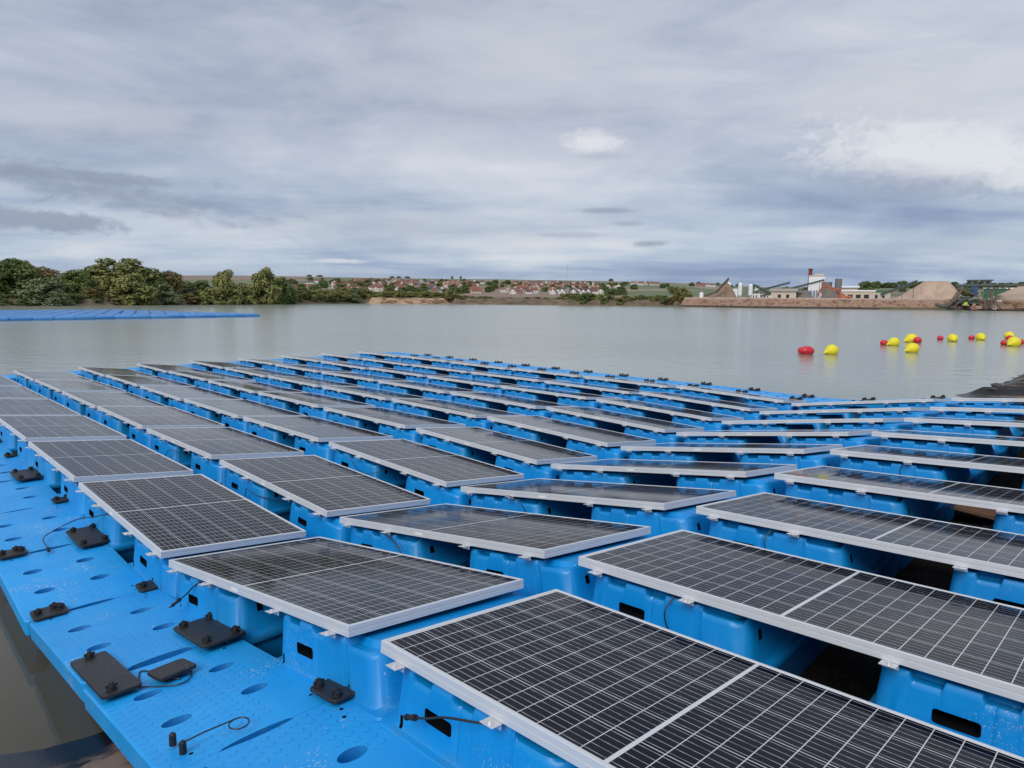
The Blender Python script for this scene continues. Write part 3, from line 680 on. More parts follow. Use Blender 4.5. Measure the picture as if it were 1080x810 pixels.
buoy('y', 961, 361, 12, .2, 'rear yellow buoy of the stacked pair'); buoy('y', 962, 371.5, 13, .3, 'front yellow buoy of the stacked pair'); buoy('r', 967.5, 361.5, 7.5, 0, 'small red buoy touching the stacked pair of yellow buoys')
buoy('r', 991.5, 358.5, 5.5, 0, 'small red buoy just left of the yellow buoy in mid water'); buoy('y', 1004.5, 360, 10, 1.2, 'round yellow buoy alone but for a red one at its left')
buoy('r', 1024.5, 358, 5.2, 0, 'small red buoy left of the smallest yellow buoy'); buoy('y', 1034, 358.5, 9.2, 1.4, 'smallest yellow buoy, second group from the right border')
buoy('y', 1064, 357, 9, 1.4, 'rear yellow buoy of the group at the right border'); buoy('r', 1064.5, 358.5, 5.5, 0, 'small red buoy in front of the rear right yellow buoy')
buoy('r', 1059, 364, 6.2, 0, 'red buoy at the left of the right border group'); buoy('y', 1069, 365, 12, .4, 'front yellow buoy of the group at the right border'); buoy('r', 1076, 363, 6, 0, 'red buoy at the very right of the border group')

# ------------------------------------------------------------------ second platform out on the lake: bare blue floats
m, t = newmat('pale_blue_plastic'); t.out(t.mix(t.rnd(), (.03, .19, .50), (.07, .27, .60)), .4, 0, None, .5); BLUEF = m
mb = MB(); mb.rings([rrect(.03, 1.35, .03, 1.43, .06, -.12), rrect(0, 1.38, 0, 1.46, .08, .02), rrect(0, 1.38, 0, 1.46, .08, .16), rrect(.10, 1.28, .08, 1.38, .08, .28)], 0)
mb.box((.75, 1.545, .02), (.5, .03, .1), 0)
FARF = mb.mesh('deck_float', [BLUEF], smooth=True, angle=25)
def hitw(px, py, z=0):
    d_ = ray(px, py); k = -(H - z)/d_.z; p = d_*k; return Vector((p.x, p.y, z))
pR, pL = hitw(275, 333.8), hitw(0, 338.6); fd = (pR - pL).normalized(); dirn = far(150, 1).normalized()
rows, cols_, rest, cnt = 22, 26, MB(), 0
cells = []
for c_ in range(cols_):
    for r_ in range(rows):
        p = pR - fd*(1.62*(c_+1)) + dirn*(1.62*r_)
        # the right-hand corner of the platform is cut slantwise
        if r_ > 2 + c_*2.2: continue
        cells.append((p.length, c_, r_, p))
cells.sort(key=lambda q: q[0])
ang = math.atan2(fd.y, fd.x)
TT = Matrix(((fd.x, dirn.x, 0, 0), (fd.y, dirn.y, 0, 0), (0, 0, 1, 0), (0, 0, 0, 1)))
for k, (_, c_, r_, p) in enumerate(cells):
    if k < 150:
        o = link('deck_float', FARF); o.matrix_world = Matrix.Translation(p) @ TT
        tag(o, 'pale blue bare float near the front edge of the distant platform on the left', 'float', 'front floats of the distant platform')
    else:
        T = Matrix.Translation(p) @ TT
        rest.rings([[T @ Vector(q) for q in rr] for rr in (rrect(0, 1.38, 0, 1.46, .08, .0, 1), rrect(0, 1.38, 0, 1.46, .08, .16, 1), rrect(.10, 1.28, .08, 1.38, .08, .28, 1))])
o = rest.build('deck_floats_beyond', [BLUEF]); tag(o, 'far rows of pale blue floats of the distant platform', 'floats', kind='stuff')

# ------------------------------------------------------------------ trees
def leafmat(name, c1, c2, c3):
    m, t = newmat(name); P = t.pos(); r = t.rnd()
    c = t.mix(t.ss(t.noise(P, .55, 3, .6), .35, .65), c1, c2); c = t.mix(t.m('MULTIPLY', t.ss(t.noise(P, 2.2, 2, .5), .5, .7), .6), c, c3)
    c = t.mix(t.m('MULTIPLY', r, .4), c, c1)
    p = t.out(c, .75, 0, None, .2)
    return m
G1 = leafmat('dark_green_leaves', (.075, .105, .034), (.17, .22, .065), (.26, .31, .10))
G2 = leafmat('olive_leaves', (.13, .145, .05), (.31, .31, .10), (.44, .41, .16))
G3 = leafmat('autumn_leaves', (.11, .095, .035), (.27, .21, .075), (.36, .28, .11))
G4 = leafmat('willow_leaves', (.12, .15, .07), (.26, .29, .15), (.34, .37, .19))
BARK = plain('bark', (.07, .055, .04), .9, 0, .3, 3)
def crown_mesh(seed, mat, nl=3000, lobes=34, shape='round', leaf=.030):     # unit tree: height 1, crown radius about .45
    rn = random.Random(seed); mb = MB(); vs = []; fs = []; bl = []
    for k in range(lobes):
        th = rn.uniform(0, 6.283); zz_ = rn.uniform(.04 if shape == 'bush' else .08, .93)
        if shape == 'round': env = math.sin(math.pi*min(1, max(0, (zz_-.02)/.98))**.8)**.6
        elif shape == 'bush': env = math.cos(math.pi/2*zz_)**.45
        elif shape == 'tall': env = .62*math.sin(math.pi*min(1, (zz_+.05)/1.05))**.5
        else: env = 1 - .8*zz_
        rr = .36*env*math.sqrt(rn.uniform(.15, 1)); sz = rn.uniform(.07, .15)*(1.1 - .4*zz_)
        bl.append((math.cos(th)*rr, math.sin(th)*rr, zz_ - .03, sz))
    tot = sum(b[3]**2 for b in bl)
    for bx, by, bz, sz in bl:
        for k in range(int(nl*sz*sz/tot)):
            d_ = Vector((rn.gauss(0, 1), rn.gauss(0, 1), rn.gauss(0, 1))).normalized()
            q = Vector((bx, by, bz)) + Vector((d_.x, d_.y, d_.z*1.05))*sz*(rn.uniform(.3, 1)**.45)*(1.0 + .25*rn.random())
            if q.z < .015: q.z = .015 + rn.random()*.03
            nn = (d_ + Vector((rn.uniform(-.6, .6), rn.uniform(-.6, .6), rn.uniform(-.2, .9)))).normalized()
            a = nn.orthogonal().normalized(); b_ = nn.cross(a); s_ = leaf*rn.uniform(.5, 1.15)
            i = len(vs); an = rn.uniform(0, 6.28); a2 = a*math.cos(an) + b_*math.sin(an); b2 = nn.cross(a2)
            vs += [q - a2*s_, q - b2*s_*.6, q + a2*s_, q + b2*s_*.6]; fs.append((i, i+1, i+2, i+3))
    zs = sorted(v_.z for v_ in vs); zt_ = zs[int(len(zs)*.992)]; rs = sorted(math.hypot(v_.x, v_.y) for v_ in vs); rt = rs[int(len(rs)*.97)]
    vs = [Vector((v_.x*.43/rt, v_.y*.43/rt, v_.z/zt_)) for v_ in vs]
    me = bpy.data.meshes.new('crown'); me.from_pydata([tuple(v_) for v_ in vs], [], fs); me.materials.append(mat)
    return me
def trunk_mesh(seed):
    rn = random.Random(seed); mb = MB(); mb.cyl((0, 0, -.03), (.01, 0, .42), .026, .013, 7)
    for k in range(6):
        a = rn.uniform(0, 6.28); z0 = rn.uniform(.15, .42); mb.cyl((.005, 0, z0), (math.cos(a)*.2, math.sin(a)*.2, z0 + rn.uniform(.15, .35)), .010, .003, 5)
    return mb.mesh('trunk', [BARK], smooth=True)
TR = [trunk_mesh(s) for s in (1, 2)]
CR = {'dark': [crown_mesh(s, G1, 8500, 70, 'round', .034) for s in (11, 12, 13)], 'olive': [crown_mesh(s, G2, 8500, 70, 'round', .034) for s in (21, 22)],
      'autumn': [crown_mesh(s, G3, 6500, 60, 'round', .034) for s in (31,)], 'willow': [crown_mesh(s, G4, 8500, 70, 'bush', .030) for s in (41, 42)],
      'bush': [crown_mesh(s, G2, 4200, 44, 'bush', .042) for s in (51, 52)], 'darkbush': [crown_mesh(s, G1, 4200, 44, 'bush', .042) for s in (61, 62)],
      'autbush': [crown_mesh(s, G3, 3400, 40, 'bush', .045) for s in (71,)],
      'small': [crown_mesh(s, G1, 1500, 60, 'round', .06) for s in (81, 82)], 'tall': [crown_mesh(s, G2, 2200, 26, 'tall', .035) for s in (91,)]}
def gz(p): return zfar(p.x, p.y)
def tree(px, D, ytop, ybot, wpx, kind, label, group, name='tree', sink=.3):
    p = far(px, D); zt = hz(px, ytop, D); zb = max(hz(px, ybot, D), gz(p)) if ybot else gz(p)
    zb = min(zb, zt - 1); zb = gz(p) - sink if not ybot else min(zb, gz(p)) - sink
    h_ = zt - zb; w_ = M(wpx, D)
    rz = random.uniform(0, 6.28); e = empty(name, None, (p.x, p.y, zb), rz)
    me = random.choice(CR[kind]); o = link('crown', me, e); o.scale = (w_/.86, w_/.86*random.uniform(.85, 1.1), h_)
    if 'bush' not in kind and kind != 'small':
        o = link('trunk', random.choice(TR), e); o.scale = (h_*.9, h_*.9, h_)
    tag(e, label, 'bush' if 'bush' in kind else 'tree', group); return e
GL = 'trees on the left bank'
for px, D, yt, w, k, lab in [
    (14, 178, 274, 46, 'dark', 'dense dark green tree at the left border of the photo'), (-18, 180, 278, 50, 'dark', 'dark tree half outside the left border'),
    (32, 192, 276, 22, 'tall', 'thin ragged tree right of the leftmost dark tree'), (46, 190, 283, 34, 'autumn', 'yellowing round tree behind the pale willow bush'),
    (48, 168, 294, 42, 'willow', 'pale green willow bush at the water left of the sandy slope'), (80, 180, 286, 28, 'dark', 'dark green tree between the willow bush and the sandy slope'),
    (98, 190, 282, 26, 'dark', 'small dark tree above the sandy slope'), (128, 190, 274, 54, 'olive', 'tallest olive green tree right of the sandy slope'),
    (112, 182, 292, 22, 'bush', 'low olive bush at the foot of the tallest tree'), (140, 180, 290, 40, 'olive', 'olive tree in front of the tallest tree'),
    (158, 192, 284, 34, 'dark', 'dark tree just right of the tallest olive tree'), (180, 195, 287, 26, 'autumn', 'orange tinged tree between dark neighbours'),
    (196, 195, 297, 28, 'willow', 'grey green willow right of the orange tinged tree'), (213, 198, 297, 24, 'dark', 'low dark tree left of the round green tree'),
    (238, 198, 287, 30, 'olive', 'round dark green tree in the middle of the right half of the grove'), (258, 202, 300, 30, 'bush', 'low olive bush between the two round trees'),
    (280, 208, 285, 30, 'olive', 'tall round tree near the right end of the grove'), (294, 212, 294, 32, 'dark', 'dark round tree at the right end of the grove'),
    (304, 214, 305, 20, 'darkbush', 'low dark bush at the tip of the wooded point'), (170, 186, 300, 34, 'willow', 'low grey green willow at the water below the dark tree'),
    (222, 194, 304, 30, 'bush', 'low bush at the water left of the round green tree'), (100, 176, 303, 22, 'autbush', 'brownish bush on the sandy slope'), (66, 178, 300, 22, 'darkbush', 'dark bush right of the pale willow bush')]:
    tree(px, D, yt, None, w, k, lab, GL, sink=.6)
# sandy slope between the left trees
SANDM = plain('sandy_slope', (.34, .22, .15), .95, 0, .3, .5, .6, True)
rn = random.Random(5)
GF = 'trees and bushes along the far bank'
def bank_run(x0, x1, step, ytop, kinds, Dofs, wpx, lab, seed, yj=2):
    rn = random.Random(seed); x = x0
    while x <= x1:
        D = Dsh(azim(x)) + Dofs + rn.uniform(0, 6); k = rn.choice(kinds)
        tree(x, D, ytop + rn.uniform(-yj, yj), None, wpx*rn.uniform(.8, 1.3), k, lab[k], GF, name='bush' if 'bush' in k else 'tree', sink=.5); x += step*rn.uniform(.7, 1.3)
LB = {'olive': 'olive green tree on the far bank below the village', 'dark': 'dark green tree on the far bank below the village', 'willow': 'grey green willow on the far bank below the village',
      'autumn': 'yellowish tree on the far bank below the village', 'bush': 'low olive bush on the far bank', 'darkbush': 'low dark green bush on the far bank', 'autbush': 'brownish dry bush on the far bank'}
bank_run(-20, 96, 8, 311, ['darkbush', 'bush', 'darkbush'], .5, 22, {'darkbush': 'low dark scrub at the waterline under the left bank trees', 'bush': 'low olive scrub at the waterline under the left bank trees'}, 7, 1)
bank_run(122, 308, 8, 311.5, ['darkbush', 'bush', 'autbush'], .5, 22, {'darkbush': 'low dark scrub at the waterline under the left bank trees', 'bush': 'low olive scrub at the waterline under the left bank trees', 'autbush': 'dry brownish scrub at the waterline under the left bank trees'}, 8, 1)
bank_run(312, 386, 7, 304.5, ['olive', 'dark', 'willow', 'olive'], 3, 18, LB, 1)
bank_run(388, 480, 6, 307.5, ['olive', 'bush', 'autumn'], 20, 15, LB, 2, 1.5)
bank_run(474, 520, 6, 312, ['bush', 'darkbush', 'autbush'], 3, 13, LB, 3, 1)
bank_run(522, 590, 8, 314, ['bush', 'autbush', 'autbush'], 6, 12, LB, 4, 1)
bank_run(594, 641, 5.5, 309.8, ['darkbush', 'darkbush', 'bush'], 1.5, 14, LB, 5, .7)
bank_run(645, 716, 6, 312.5, ['bush', 'autbush', 'darkbush', 'bush'], 2, 14, LB, 6, 1.5)
tree(719, 250, 304, None, 17, 'olive', 'single bushy olive tree left of the brown earth bank', None)
tree(727, 244, 311, None, 12, 'autbush', 'pale dry bush at the left end of the brown earth bank', None)

# ------------------------------------------------------------------ earth banks
m, t = newmat('quarry_earth'); P = t.pos(); z = t.xyz(P)[2]; n = t.noise(t.vm('MULTIPLY', P, (.45, .45, .9)), 1, 8, .75)
c = t.ramp(n, [(.34, (.10, .055, .038)), (.45, (.23, .13, .085)), (.52, (.40, .26, .18)), (.60, (.19, .11, .075)), (.7, (.42, .31, .23))])
c = t.mix(t.ss(t.m('ADD', z, t.m('MULTIPLY', t.noise(P, .5, 4), .8)), 2.8, 3.5), c, (.46, .34, .26)); c = t.mix(t.ss(z, .8, .25), c, (.035, .03, .028))
t.out(c, .95, 0, t.bump(n, .8, .3)); QUARRY = m
m, t = newmat('sand_cliff'); P = t.pos(); n = t.noise(t.vm('MULTIPLY', P, (.3, .3, .6)), 1, 6, .65)
t.out(t.ramp(n, [(.35, (.07, .06, .035)), (.45, (.20, .12, .07)), (.55, (.42, .28, .17)), (.75, (.50, .36, .23))]), .95, 0, t.bump(n, .7, .3)); CLIFF = m
m, t = newmat('rough_bank_grass'); P = t.pos(); n = t.noise(t.vm('MULTIPLY', P, (.3, .3, .8)), 1, 6, .65)
t.out(t.ramp(n, [(.3, (.06, .06, .03)), (.5, (.15, .105, .07)), (.62, (.20, .15, .095)), (.8, (.09, .11, .045))]), .95); BANKG = m
def bank(name, x0, x1, h_, depth, matl, seed, taper=True, back=60):
    mb = MB(); n = int((x1 - x0)/2)+1; prof_ = [(-2.5, -.4), (-.8, .15), (0, .5), (.8, 1.4), (1.8, .75*h_), (3.2, .95*h_), (6, h_), (depth, h_*1.02), (back, h_*.9), (back + 10, 0)]
    vs = []
    for i in range(n+1):
        px = x0 + (x1-x0)*i/n; tp = 1
        if taper: tp = min(1, i/3, (n-i)/3)
        a = azim(px); D = Dsh(a)
        for dd, z_ in prof_:
            w_ = noise.noise(Vector((px*.07, dd*.3, seed)))*1.2 + noise.noise(Vector((px*.3, dd, seed)))*.7
            d2 = D + dd + w_*(1 if dd < 20 else 0); zq = z_*(1 + .14*noise.noise(Vector((px*.15, dd*.2, seed+3))))*(tp if z_ > .3 else 1)
            vs.append((math.sin(a)*d2, math.cos(a)*d2, zq))
    k = len(prof_); mb.add(vs, [(i*k+j, i*k+j+1, (i+1)*k+j+1, (i+1)*k+j) for i in range(n) for j in range(k-1)])
    return tag(mb.build(name, [matl], smooth=True, angle=70), kind='structure')
bank('earth_bank', 716, 1130, 3.1, 30, QUARRY, 1)
bank('sand_bank', 386, 476, 2.2, 12, CLIFF, 2, back=30)
bank('grass_bank', 474, 720, 2.3, 14, BANKG, 3, back=40)

# ------------------------------------------------------------------ village houses
def wallmat(nm, c): return plain(nm, c, .85, 0, .08, 1)
WALLS = [wallmat('white_render', (.78, .76, .72)), wallmat('cream_render', (.62, .54, .42)), wallmat('pink_render', (.42, .29, .24)), wallmat('grey_render', (.34, .33, .32))]
ROOFS = [plain('red_tiles', (.22, .085, .06), .85, 0, .2, 1), plain('brown_tiles', (.15, .075, .06), .85, 0, .2, 1), plain('orange_tiles', (.30, .12, .08), .85, 0, .2, 1), plain('slate_roof', (.09, .09, .10), .8, 0, .2, 1)]
m, t = newmat('window_glass'); t.out((.03, .035, .045), .15); WIN = m
wn_ = ['white', 'cream', 'pinkish', 'grey']; rn_ = ['red', 'brown', 'orange', 'dark grey']
def house_mesh(l, w, h_, rh, wm, rm, storeys=2):
    mb = MB(); mb.box((0, 0, h_/2 - .5), (l, w, h_ + 1), 0); mb.gable((0, 0, h_ - .1), l, w, rh, .45, 1)
    x0, y0 = l/2 - .06, w/2 - .06
    vs = [(-l/2+.02, 0, 0)]
    for sx in (-1, 1): mb.add([(sx*(l/2-.0), -w/2+.1, h_-.1), (sx*(l/2), w/2-.1, h_-.1), (sx*(l/2), 0, h_-.25+rh)], [(0, 1, 2)], 0, Matrix.Translation((sx*.46, 0, 0)))
    for st in range(storeys):
        zc = 1.5 + 2.7*st
        for k in range(int(l/2.6)):
            xx = -l/2 + 1.6 + 2.6*k
            for sy in (-1, 1): mb.box((xx, sy*(w/2+.01), zc), (1.1, .06, 1.3), 2)
        for sx in (-1, 1):
            for yy in (-w/5, w/5): mb.box((sx*(l/2+.01), yy, zc), (.06, 1.0, 1.3), 2)
    mb.box((l/4, .6, h_ + rh*.85), (.7, .7, 1.3), 1)
    return mb.mesh('house', [WALLS[wm], ROOFS[rm], WIN])
HM = []
hr = random.Random(9)
for (l, w, h_, rh) in ((11, 9, 5.2, 3.8), (14, 9, 5.0, 3.6), (9, 8, 4.6, 3.6), (18, 10, 4.6, 3.6)):
    for wm, rm in ((0, 0), (0, 3), (1, 1), (0, 1), (0, 2), (2, 0), (1, 0)): HM.append((house_mesh(l, w, h_, rh, wm, rm, 2), wm, rm))
def place_house(px, D, me=None, sc=1, rz=None):
    mm = me or hr.choice(HM); p = far(px, D); o = link('house', mm[0]); o.location = (p.x, p.y, zfar(p.x, p.y)); o.scale = (sc,)*3
    o.rotation_euler = (0, 0, hr.uniform(0, 3.14) if rz is None else rz)
    tag(o, '%s walled house with a %s roof in the village on the hillside' % (wn_[mm[1]], rn_[mm[2]]), 'house', '%s houses with %s roofs in the village' % (wn_[mm[1]], rn_[mm[2]]))
taken = []
def free(px, D):
    p = far(px, D)
    if any((p - q).length < 19 for q in taken): return False
    taken.append(p); return True
n_ = 0; tries = 0
while n_ < 275 and tries < 9000:
    tries += 1
    px = hr.choice([hr.uniform(300, 655), hr.uniform(540, 635), hr.uniform(350, 480)]); D = hr.uniform(980, 2050)
    if px < 360 and D > 1750: continue
    if 505 < px < 520 and D < 1500: continue
    if not free(px, D): continue
    place_house(px, D, sc=hr.uniform(.9, 1.15)); n_ += 1
for px, D in ((594, 985), (600, 1000), (606, 980), (611, 995), (616, 985), (590, 1000), (584, 988), (621, 1000)):
    taken.append(far(px, D)); place_house(px, D, HM[hr.choice([1, 8, 15])], 1.0, 1.2)
for px, D in ((652, 1400), (675, 2000), (681, 2010), (687, 1990), (692, 2010), (668, 1995), (738, 2100), (745, 2110), (752, 2090), (308, 1000), (300, 1040), (296, 1060)):
    taken.append(far(px, D)); place_house(px, D, None, 1.3)
tr = random.Random(4)
for k in range(190):
    px = tr.uniform(298, 660) if k < 160 else tr.uniform(640, 1080); D = tr.uniform(940, 2050) if k < 160 else tr.uniform(900, 2200)
    if any((far(px, D) - q).length < 9 for q in taken): continue
    p = far(px, D); e = link('tree', tr.choice(CR['small'])); e.location = (p.x, p.y, zfar(p.x, p.y) - .5); s_ = tr.uniform(8, 12); e.scale = (s_*1.9, s_*1.9, s_)
    tag(e, 'small dark tree between the village houses' if k < 160 else 'small dark tree on the fields behind the gravel works', 'tree', 'trees between the village houses' if k < 160 else 'trees behind the gravel works')
for px, w_ in ((327, 6), (338, 7), (414, 6), (421, 6), (430, 7), (477, 3), (486, 3), (644, 6), (756, 6), (764, 9), (779, 8), (736, 6)):
    D = 3450 if px < 700 else 2700; p = far(px, D); e = link('tree', CR['small'][0]); zt = zfar(p.x, p.y); h_ = M(3.2, D) if px > 470 else M(2.2, D); e.location = (p.x, p.y, zt - 4); e.scale = (M(w_, D)*1.2, M(w_, D)*1.2, h_ + 2)
    tag(e, 'dark tree standing on the skyline of the hill', 'tree', 'trees on the skyline')
for k in range(46):
    px = tr.uniform(895, 1100); D = 2400 + tr.uniform(0, 400); p = far(px, D); e = link('tree', CR['small'][k % 2]); e.location = (p.x, p.y, zfar(p.x, p.y) - 1); s_ = tr.uniform(14, 24); e.scale = (s_*2, s_*2, s_)
    tag(e, 'dark tree in the distant belt behind the sand pile', 'tree', 'tree belt behind the sand pile')
# masts
MASTM = plain('mast_steel', (.62, .62, .62), .5, .2, .05, 1)
def mast(px, D, ytop, w_, lab, lattice=False):
    p = far(px, D); z0 = zfar(p.x, p.y); z1 = hz(px, ytop, D); e = empty('radio_mast', None, (p.x, p.y, z0)); tag(e, lab, 'mast')
    mb = MB(); mb.cyl((0, 0, -2), (0, 0, z1 - z0), w_, w_*.6, 8); mb.build('pole', [MASTM], e)
    mb = MB(); mb.cyl((0, 0, z1 - z0), (0, 0, z1 - z0 + w_*4), w_*2.6, w_*2.2, 8); mb.build('antenna', [MASTM], e)
mast(598, 2200, 280.5, 1.1, 'tall white radio mast rising behind the village'); mast(322.5, 3300, 280, .7, 'thin grey mast on the hill at the left')
mast(886, 1200, 292, .4, 'thin mast behind the gravel works')
def pylon(px, D, ytop, lab):
    p = far(px, D); z0 = zfar(p.x, p.y); h_ = hz(px, ytop, D) - z0; mb = MB(); w_ = h_*.10
    for sx in (-1, 1):
        for sy in (-1, 1): mb.bar((sx*w_, sy*w_, 0), (0, 0, h_), .18)
    for z_, l in ((.62, .20), (.75, .16), (.87, .12)): mb.bar((-h_*l, 0, h_*z_), (h_*l, 0, h_*z_), .16)
    for k in range(6):
        a, b = k/7, (k+1)/7; s_ = 1 if k % 2 else -1; mb.bar((s_*w_*(1-a), 0, a*h_), (-s_*w_*(1-b), 0, b*h_), .12)
    o = mb.build('pylon', [MASTM]); o.location = (p.x, p.y, z0); o.rotation_euler = (0, 0, azim(px)*-1); tag(o, lab, 'pylon', 'lattice pylons')
pylon(31, 520, 274, 'lattice pylon behind the left border trees'); pylon(68, 560, 283, 'lattice pylon over the trees right of the willow bush'); pylon(817, 900, 296, 'lattice pylon behind the beige shed, left of two'); pylon(845, 900, 293, 'lattice pylon just left of the white tower')

# ------------------------------------------------------------------ gravel works on the right
def frame_px(px, D): return far(px, D), -azim(px)
STEELD = plain('dark_green_steel', (.10, .125, .11), .75, .1, .3, 1); STEELR = plain('rusty_steel', (.17, .125, .10), .85, .1, .3, .6); STEELG = plain('grey_steel', (.20, .20, .19), .7, .2, .3, .6)
ORANGE = plain('orange_paint', (.50, .15, .085), .6, 0, .15, .6); CLAD = plain('white_cladding', (.86, .87, .88), .6, 0, .04, .4); BEIGE = plain('beige_render', (.60, .53, .43), .85, 0, .12, .6); GREENP = plain('green_roof', (.04, .16, .08), .6, 0, .1, .5)
SAND = None
m, t = newmat('washed_sand'); P = t.pos(); n = t.noise(t.vm('MULTIPLY', P, (.5, .5, .25)), 1, 7, .65)
t.out(t.ramp(n, [(.3, (.34, .235, .17)), (.5, (.45, .325, .24)), (.7, (.53, .39, .29))]), .95, 0, t.bump(n, .5, .2)); SAND = m
GRAVEL = plain('grey_gravel', (.17, .15, .13), .95, 0, .3, .8, .5, True)
def pile(name, px0, px1, ytop, D, matl, lab, top0=None, top1=None, z0=2.2, seed=1, group=None):
    c0, c1 = far(px0, D), far(px1, D); cc_ = (c0+c1)/2; rx = (c1-c0).length/2; zt = hz((px0+px1)/2, ytop, D); h_ = zt - z0
    t0 = px0 + (px1-px0)*.5 if top0 is None else top0; t1 = t0 if top1 is None else top1
    mb = MB(); n = 56; K_ = 14; rings = []
    u0, u1 = (t0 - (px0+px1)/2)/((px1-px0)/2)*rx, (t1 - (px0+px1)/2)/((px1-px0)/2)*rx
    for k in range(K_+1):
        f_ = k/K_; ring = []
        for q in range(n):
            a = 2*math.pi*q/n; ex, ey = rx*math.cos(a), rx*.75*math.sin(a)
            tx = max(u0, min(u1, ex)); x = ex*(1-f_) + tx*f_; y = ey*(1-f_)
            g = f_**1.08; zz_ = h_*g
            nz_ = noise.noise(Vector((x*.12, y*.12, seed)))*.35*(1-f_)*3 + noise.noise(Vector((x*.5, y*.5, seed)))*.25
            ring.append((x + nz_*.6, y, max(-1.5, zz_ + nz_*.5) if k else -1.5))
        rings.append(ring)
    mb.rings(rings, cap0=False); o = mb.build(name, [matl], smooth=True, angle=60); o.location = (cc_.x, cc_.y, z0); o.rotation_euler = (0, 0, -azim((px0+px1)/2))
    return tag(o, lab, 'pile', group)
pile('sand_pile', 938, 1022, 296.8, 262, SAND, 'large pale sand pile with a flat top behind the earth bank', 974, 1000, seed=3)
pile('sand_pile', 1030, 1140, 302, 232, QUARRY, 'brown earth heap at the right border behind the steel plant', 1075, 1140, seed=6)
pile('sand_pile', 744, 782, 297.5, 245, plain('ochre_gravel', (.27, .19, .13), .95, 0, .3, .8, .5, True), 'pointed ochre gravel heap under the leaning conveyor', 766, 767, seed=9)
pile('gravel_pile', 862, 892, 301, 250, GRAVEL, 'grey brown gravel heap below the orange conveyor', 872, 874, seed=12, group='gravel heaps in the works')
pile('gravel_pile', 838, 862, 306, 246, GRAVEL, 'low grey gravel heap left of the white tower foot', 848, 850, seed=15, group='gravel heaps in the works')
pile('gravel_pile', 1004, 1022, 311, 232, SAND, 'small sand heap at the foot of the big sand pile', 1012, 1014, seed=18)
def shed(px0, px1, yeave, yridge, ybase, D, wm, rm, lab, windows=0, name='shed', depth=12, flat=False):
    pc = (px0+px1)/2; p, rz = frame_px(pc, D); l = M(px1-px0, D); zb = 2.0; ze = hz(pc, yeave, D) - zb; zr = hz(pc, yridge, D) - zb
    e = empty(name, None, (p.x, p.y, zb), rz); tag(e, lab, name.replace('_', ' '))
    mb = MB(); mb.box((0, 0, ze/2 - .5), (l, depth, ze + 1)); mb.build('wall', [wm], e)
    mb = MB()
    if flat: mb.box((0, 0, ze + .2), (l+.6, depth+.6, .5))
    else: mb.gable((0, 0, ze), l, depth, zr - ze, .5, 0)
    mb.build('roof', [rm], e)
    for k in range(windows):
        xx = -l/2 + l*(k+1)/(windows+1); mb = MB(); mb.box((xx, -depth/2 - .03, ze*.48), (l*.12, .12, ze*.42)); w_ = mb.build('window', [WIN], e)
        mb = MB(); mb.box((xx, -depth/2 - .08, ze*.72), (l*.15, .14, .18)); mb.build('lintel', [wm], w_)
    return e
shed(815, 837, 307.5, 304.3, 316, 250, BEIGE, plain('pale_roof', (.36, .31, .26), .8, 0, .1, .5), 'beige gabled shed with two dark windows on the earth bank', 2)
shed(836, 851, 309, 306.5, 316, 256, GRAVEL, STEELG, 'low grey lean-to shed right of the beige shed', 1)
shed(884, 917, 307.5, 305.6, 316, 275, BEIGE, CLAD, 'long low beige warehouse with a pale roof', 4, flat=True)
shed(888, 902, 303.6, 301.8, 310, 300, BEIGE, CLAD, 'small white roofed building rising behind the long warehouse', 2)
shed(919, 936, 308, 306.8, 316, 300, BEIGE, GREENP, 'small pale building between warehouse and sand pile', 2, flat=True)
shed(792, 800, 309, 307.5, 316, 420, WALLS[0], ROOFS[3], 'small white house left of the gravel works', 2)
shed(803, 812, 309.5, 308, 316, 430, WALLS[0], ROOFS[1], 'small cream house beside the dark conveyor', 2)
shed(771, 777, 304, 303.5, 308, 420, CLAD, STEELG, 'white box building beside the white silo', 1, flat=True)
shed(796, 801, 301.5, 301, 308, 620, CLAD, STEELG, 'tiny white block on the field behind the works', 1, flat=True)
shed(1045, 1076, 305, 302.8, 312, 330, GREENP, CLAD, 'green clad hall behind the steel plant', 0, flat=True)
# white tower with a red brick chimney
p, rz = frame_px(860, 262); e = empty('white_tower', None, (p.x, p.y, 2), rz); tag(e, 'tall white clad tower building with a red brick chimney', 'tower')
zt = hz(860, 291.5, 262) - 2; l = M(14, 262)
mb = MB(); mb.box((0, 0, zt/2 - .5), (l, 6, zt + 1)); mb.build('wall', [CLAD], e)
mb = MB(); mb.box((.1, 0, zt + .15), (l + .3, 6.3, .3)); mb.box((l*.12, 0, zt + .6), (l*.6, 4, .5)); mb.build('roof', [BEIGE], e)
mb = MB(); mb.cyl((-l*.42, -1, zt*.5), (-l*.42, -1, hz(853, 283.5, 262) - 2), .75, .6, 10); mb.cyl((-l*.42, -1, hz(853, 283.5, 262) - 2.4), (-l*.42, -1, hz(853, 283.5, 262) - 2.05), .8, .8, 10); mb.build('chimney', [plain('chimney_brick', (.20, .05, .035), .85, 0, .2, 1)], e)
for k in range(3): mb = MB(); mb.box((-l*.3 + k*l*.18, -3.03, zt*.30), (l*.10, .1, zt*.28)); mb.build('window', [plain('blue_grey_panel', (.25, .36, .5), .5, 0, .05, 1)], e)
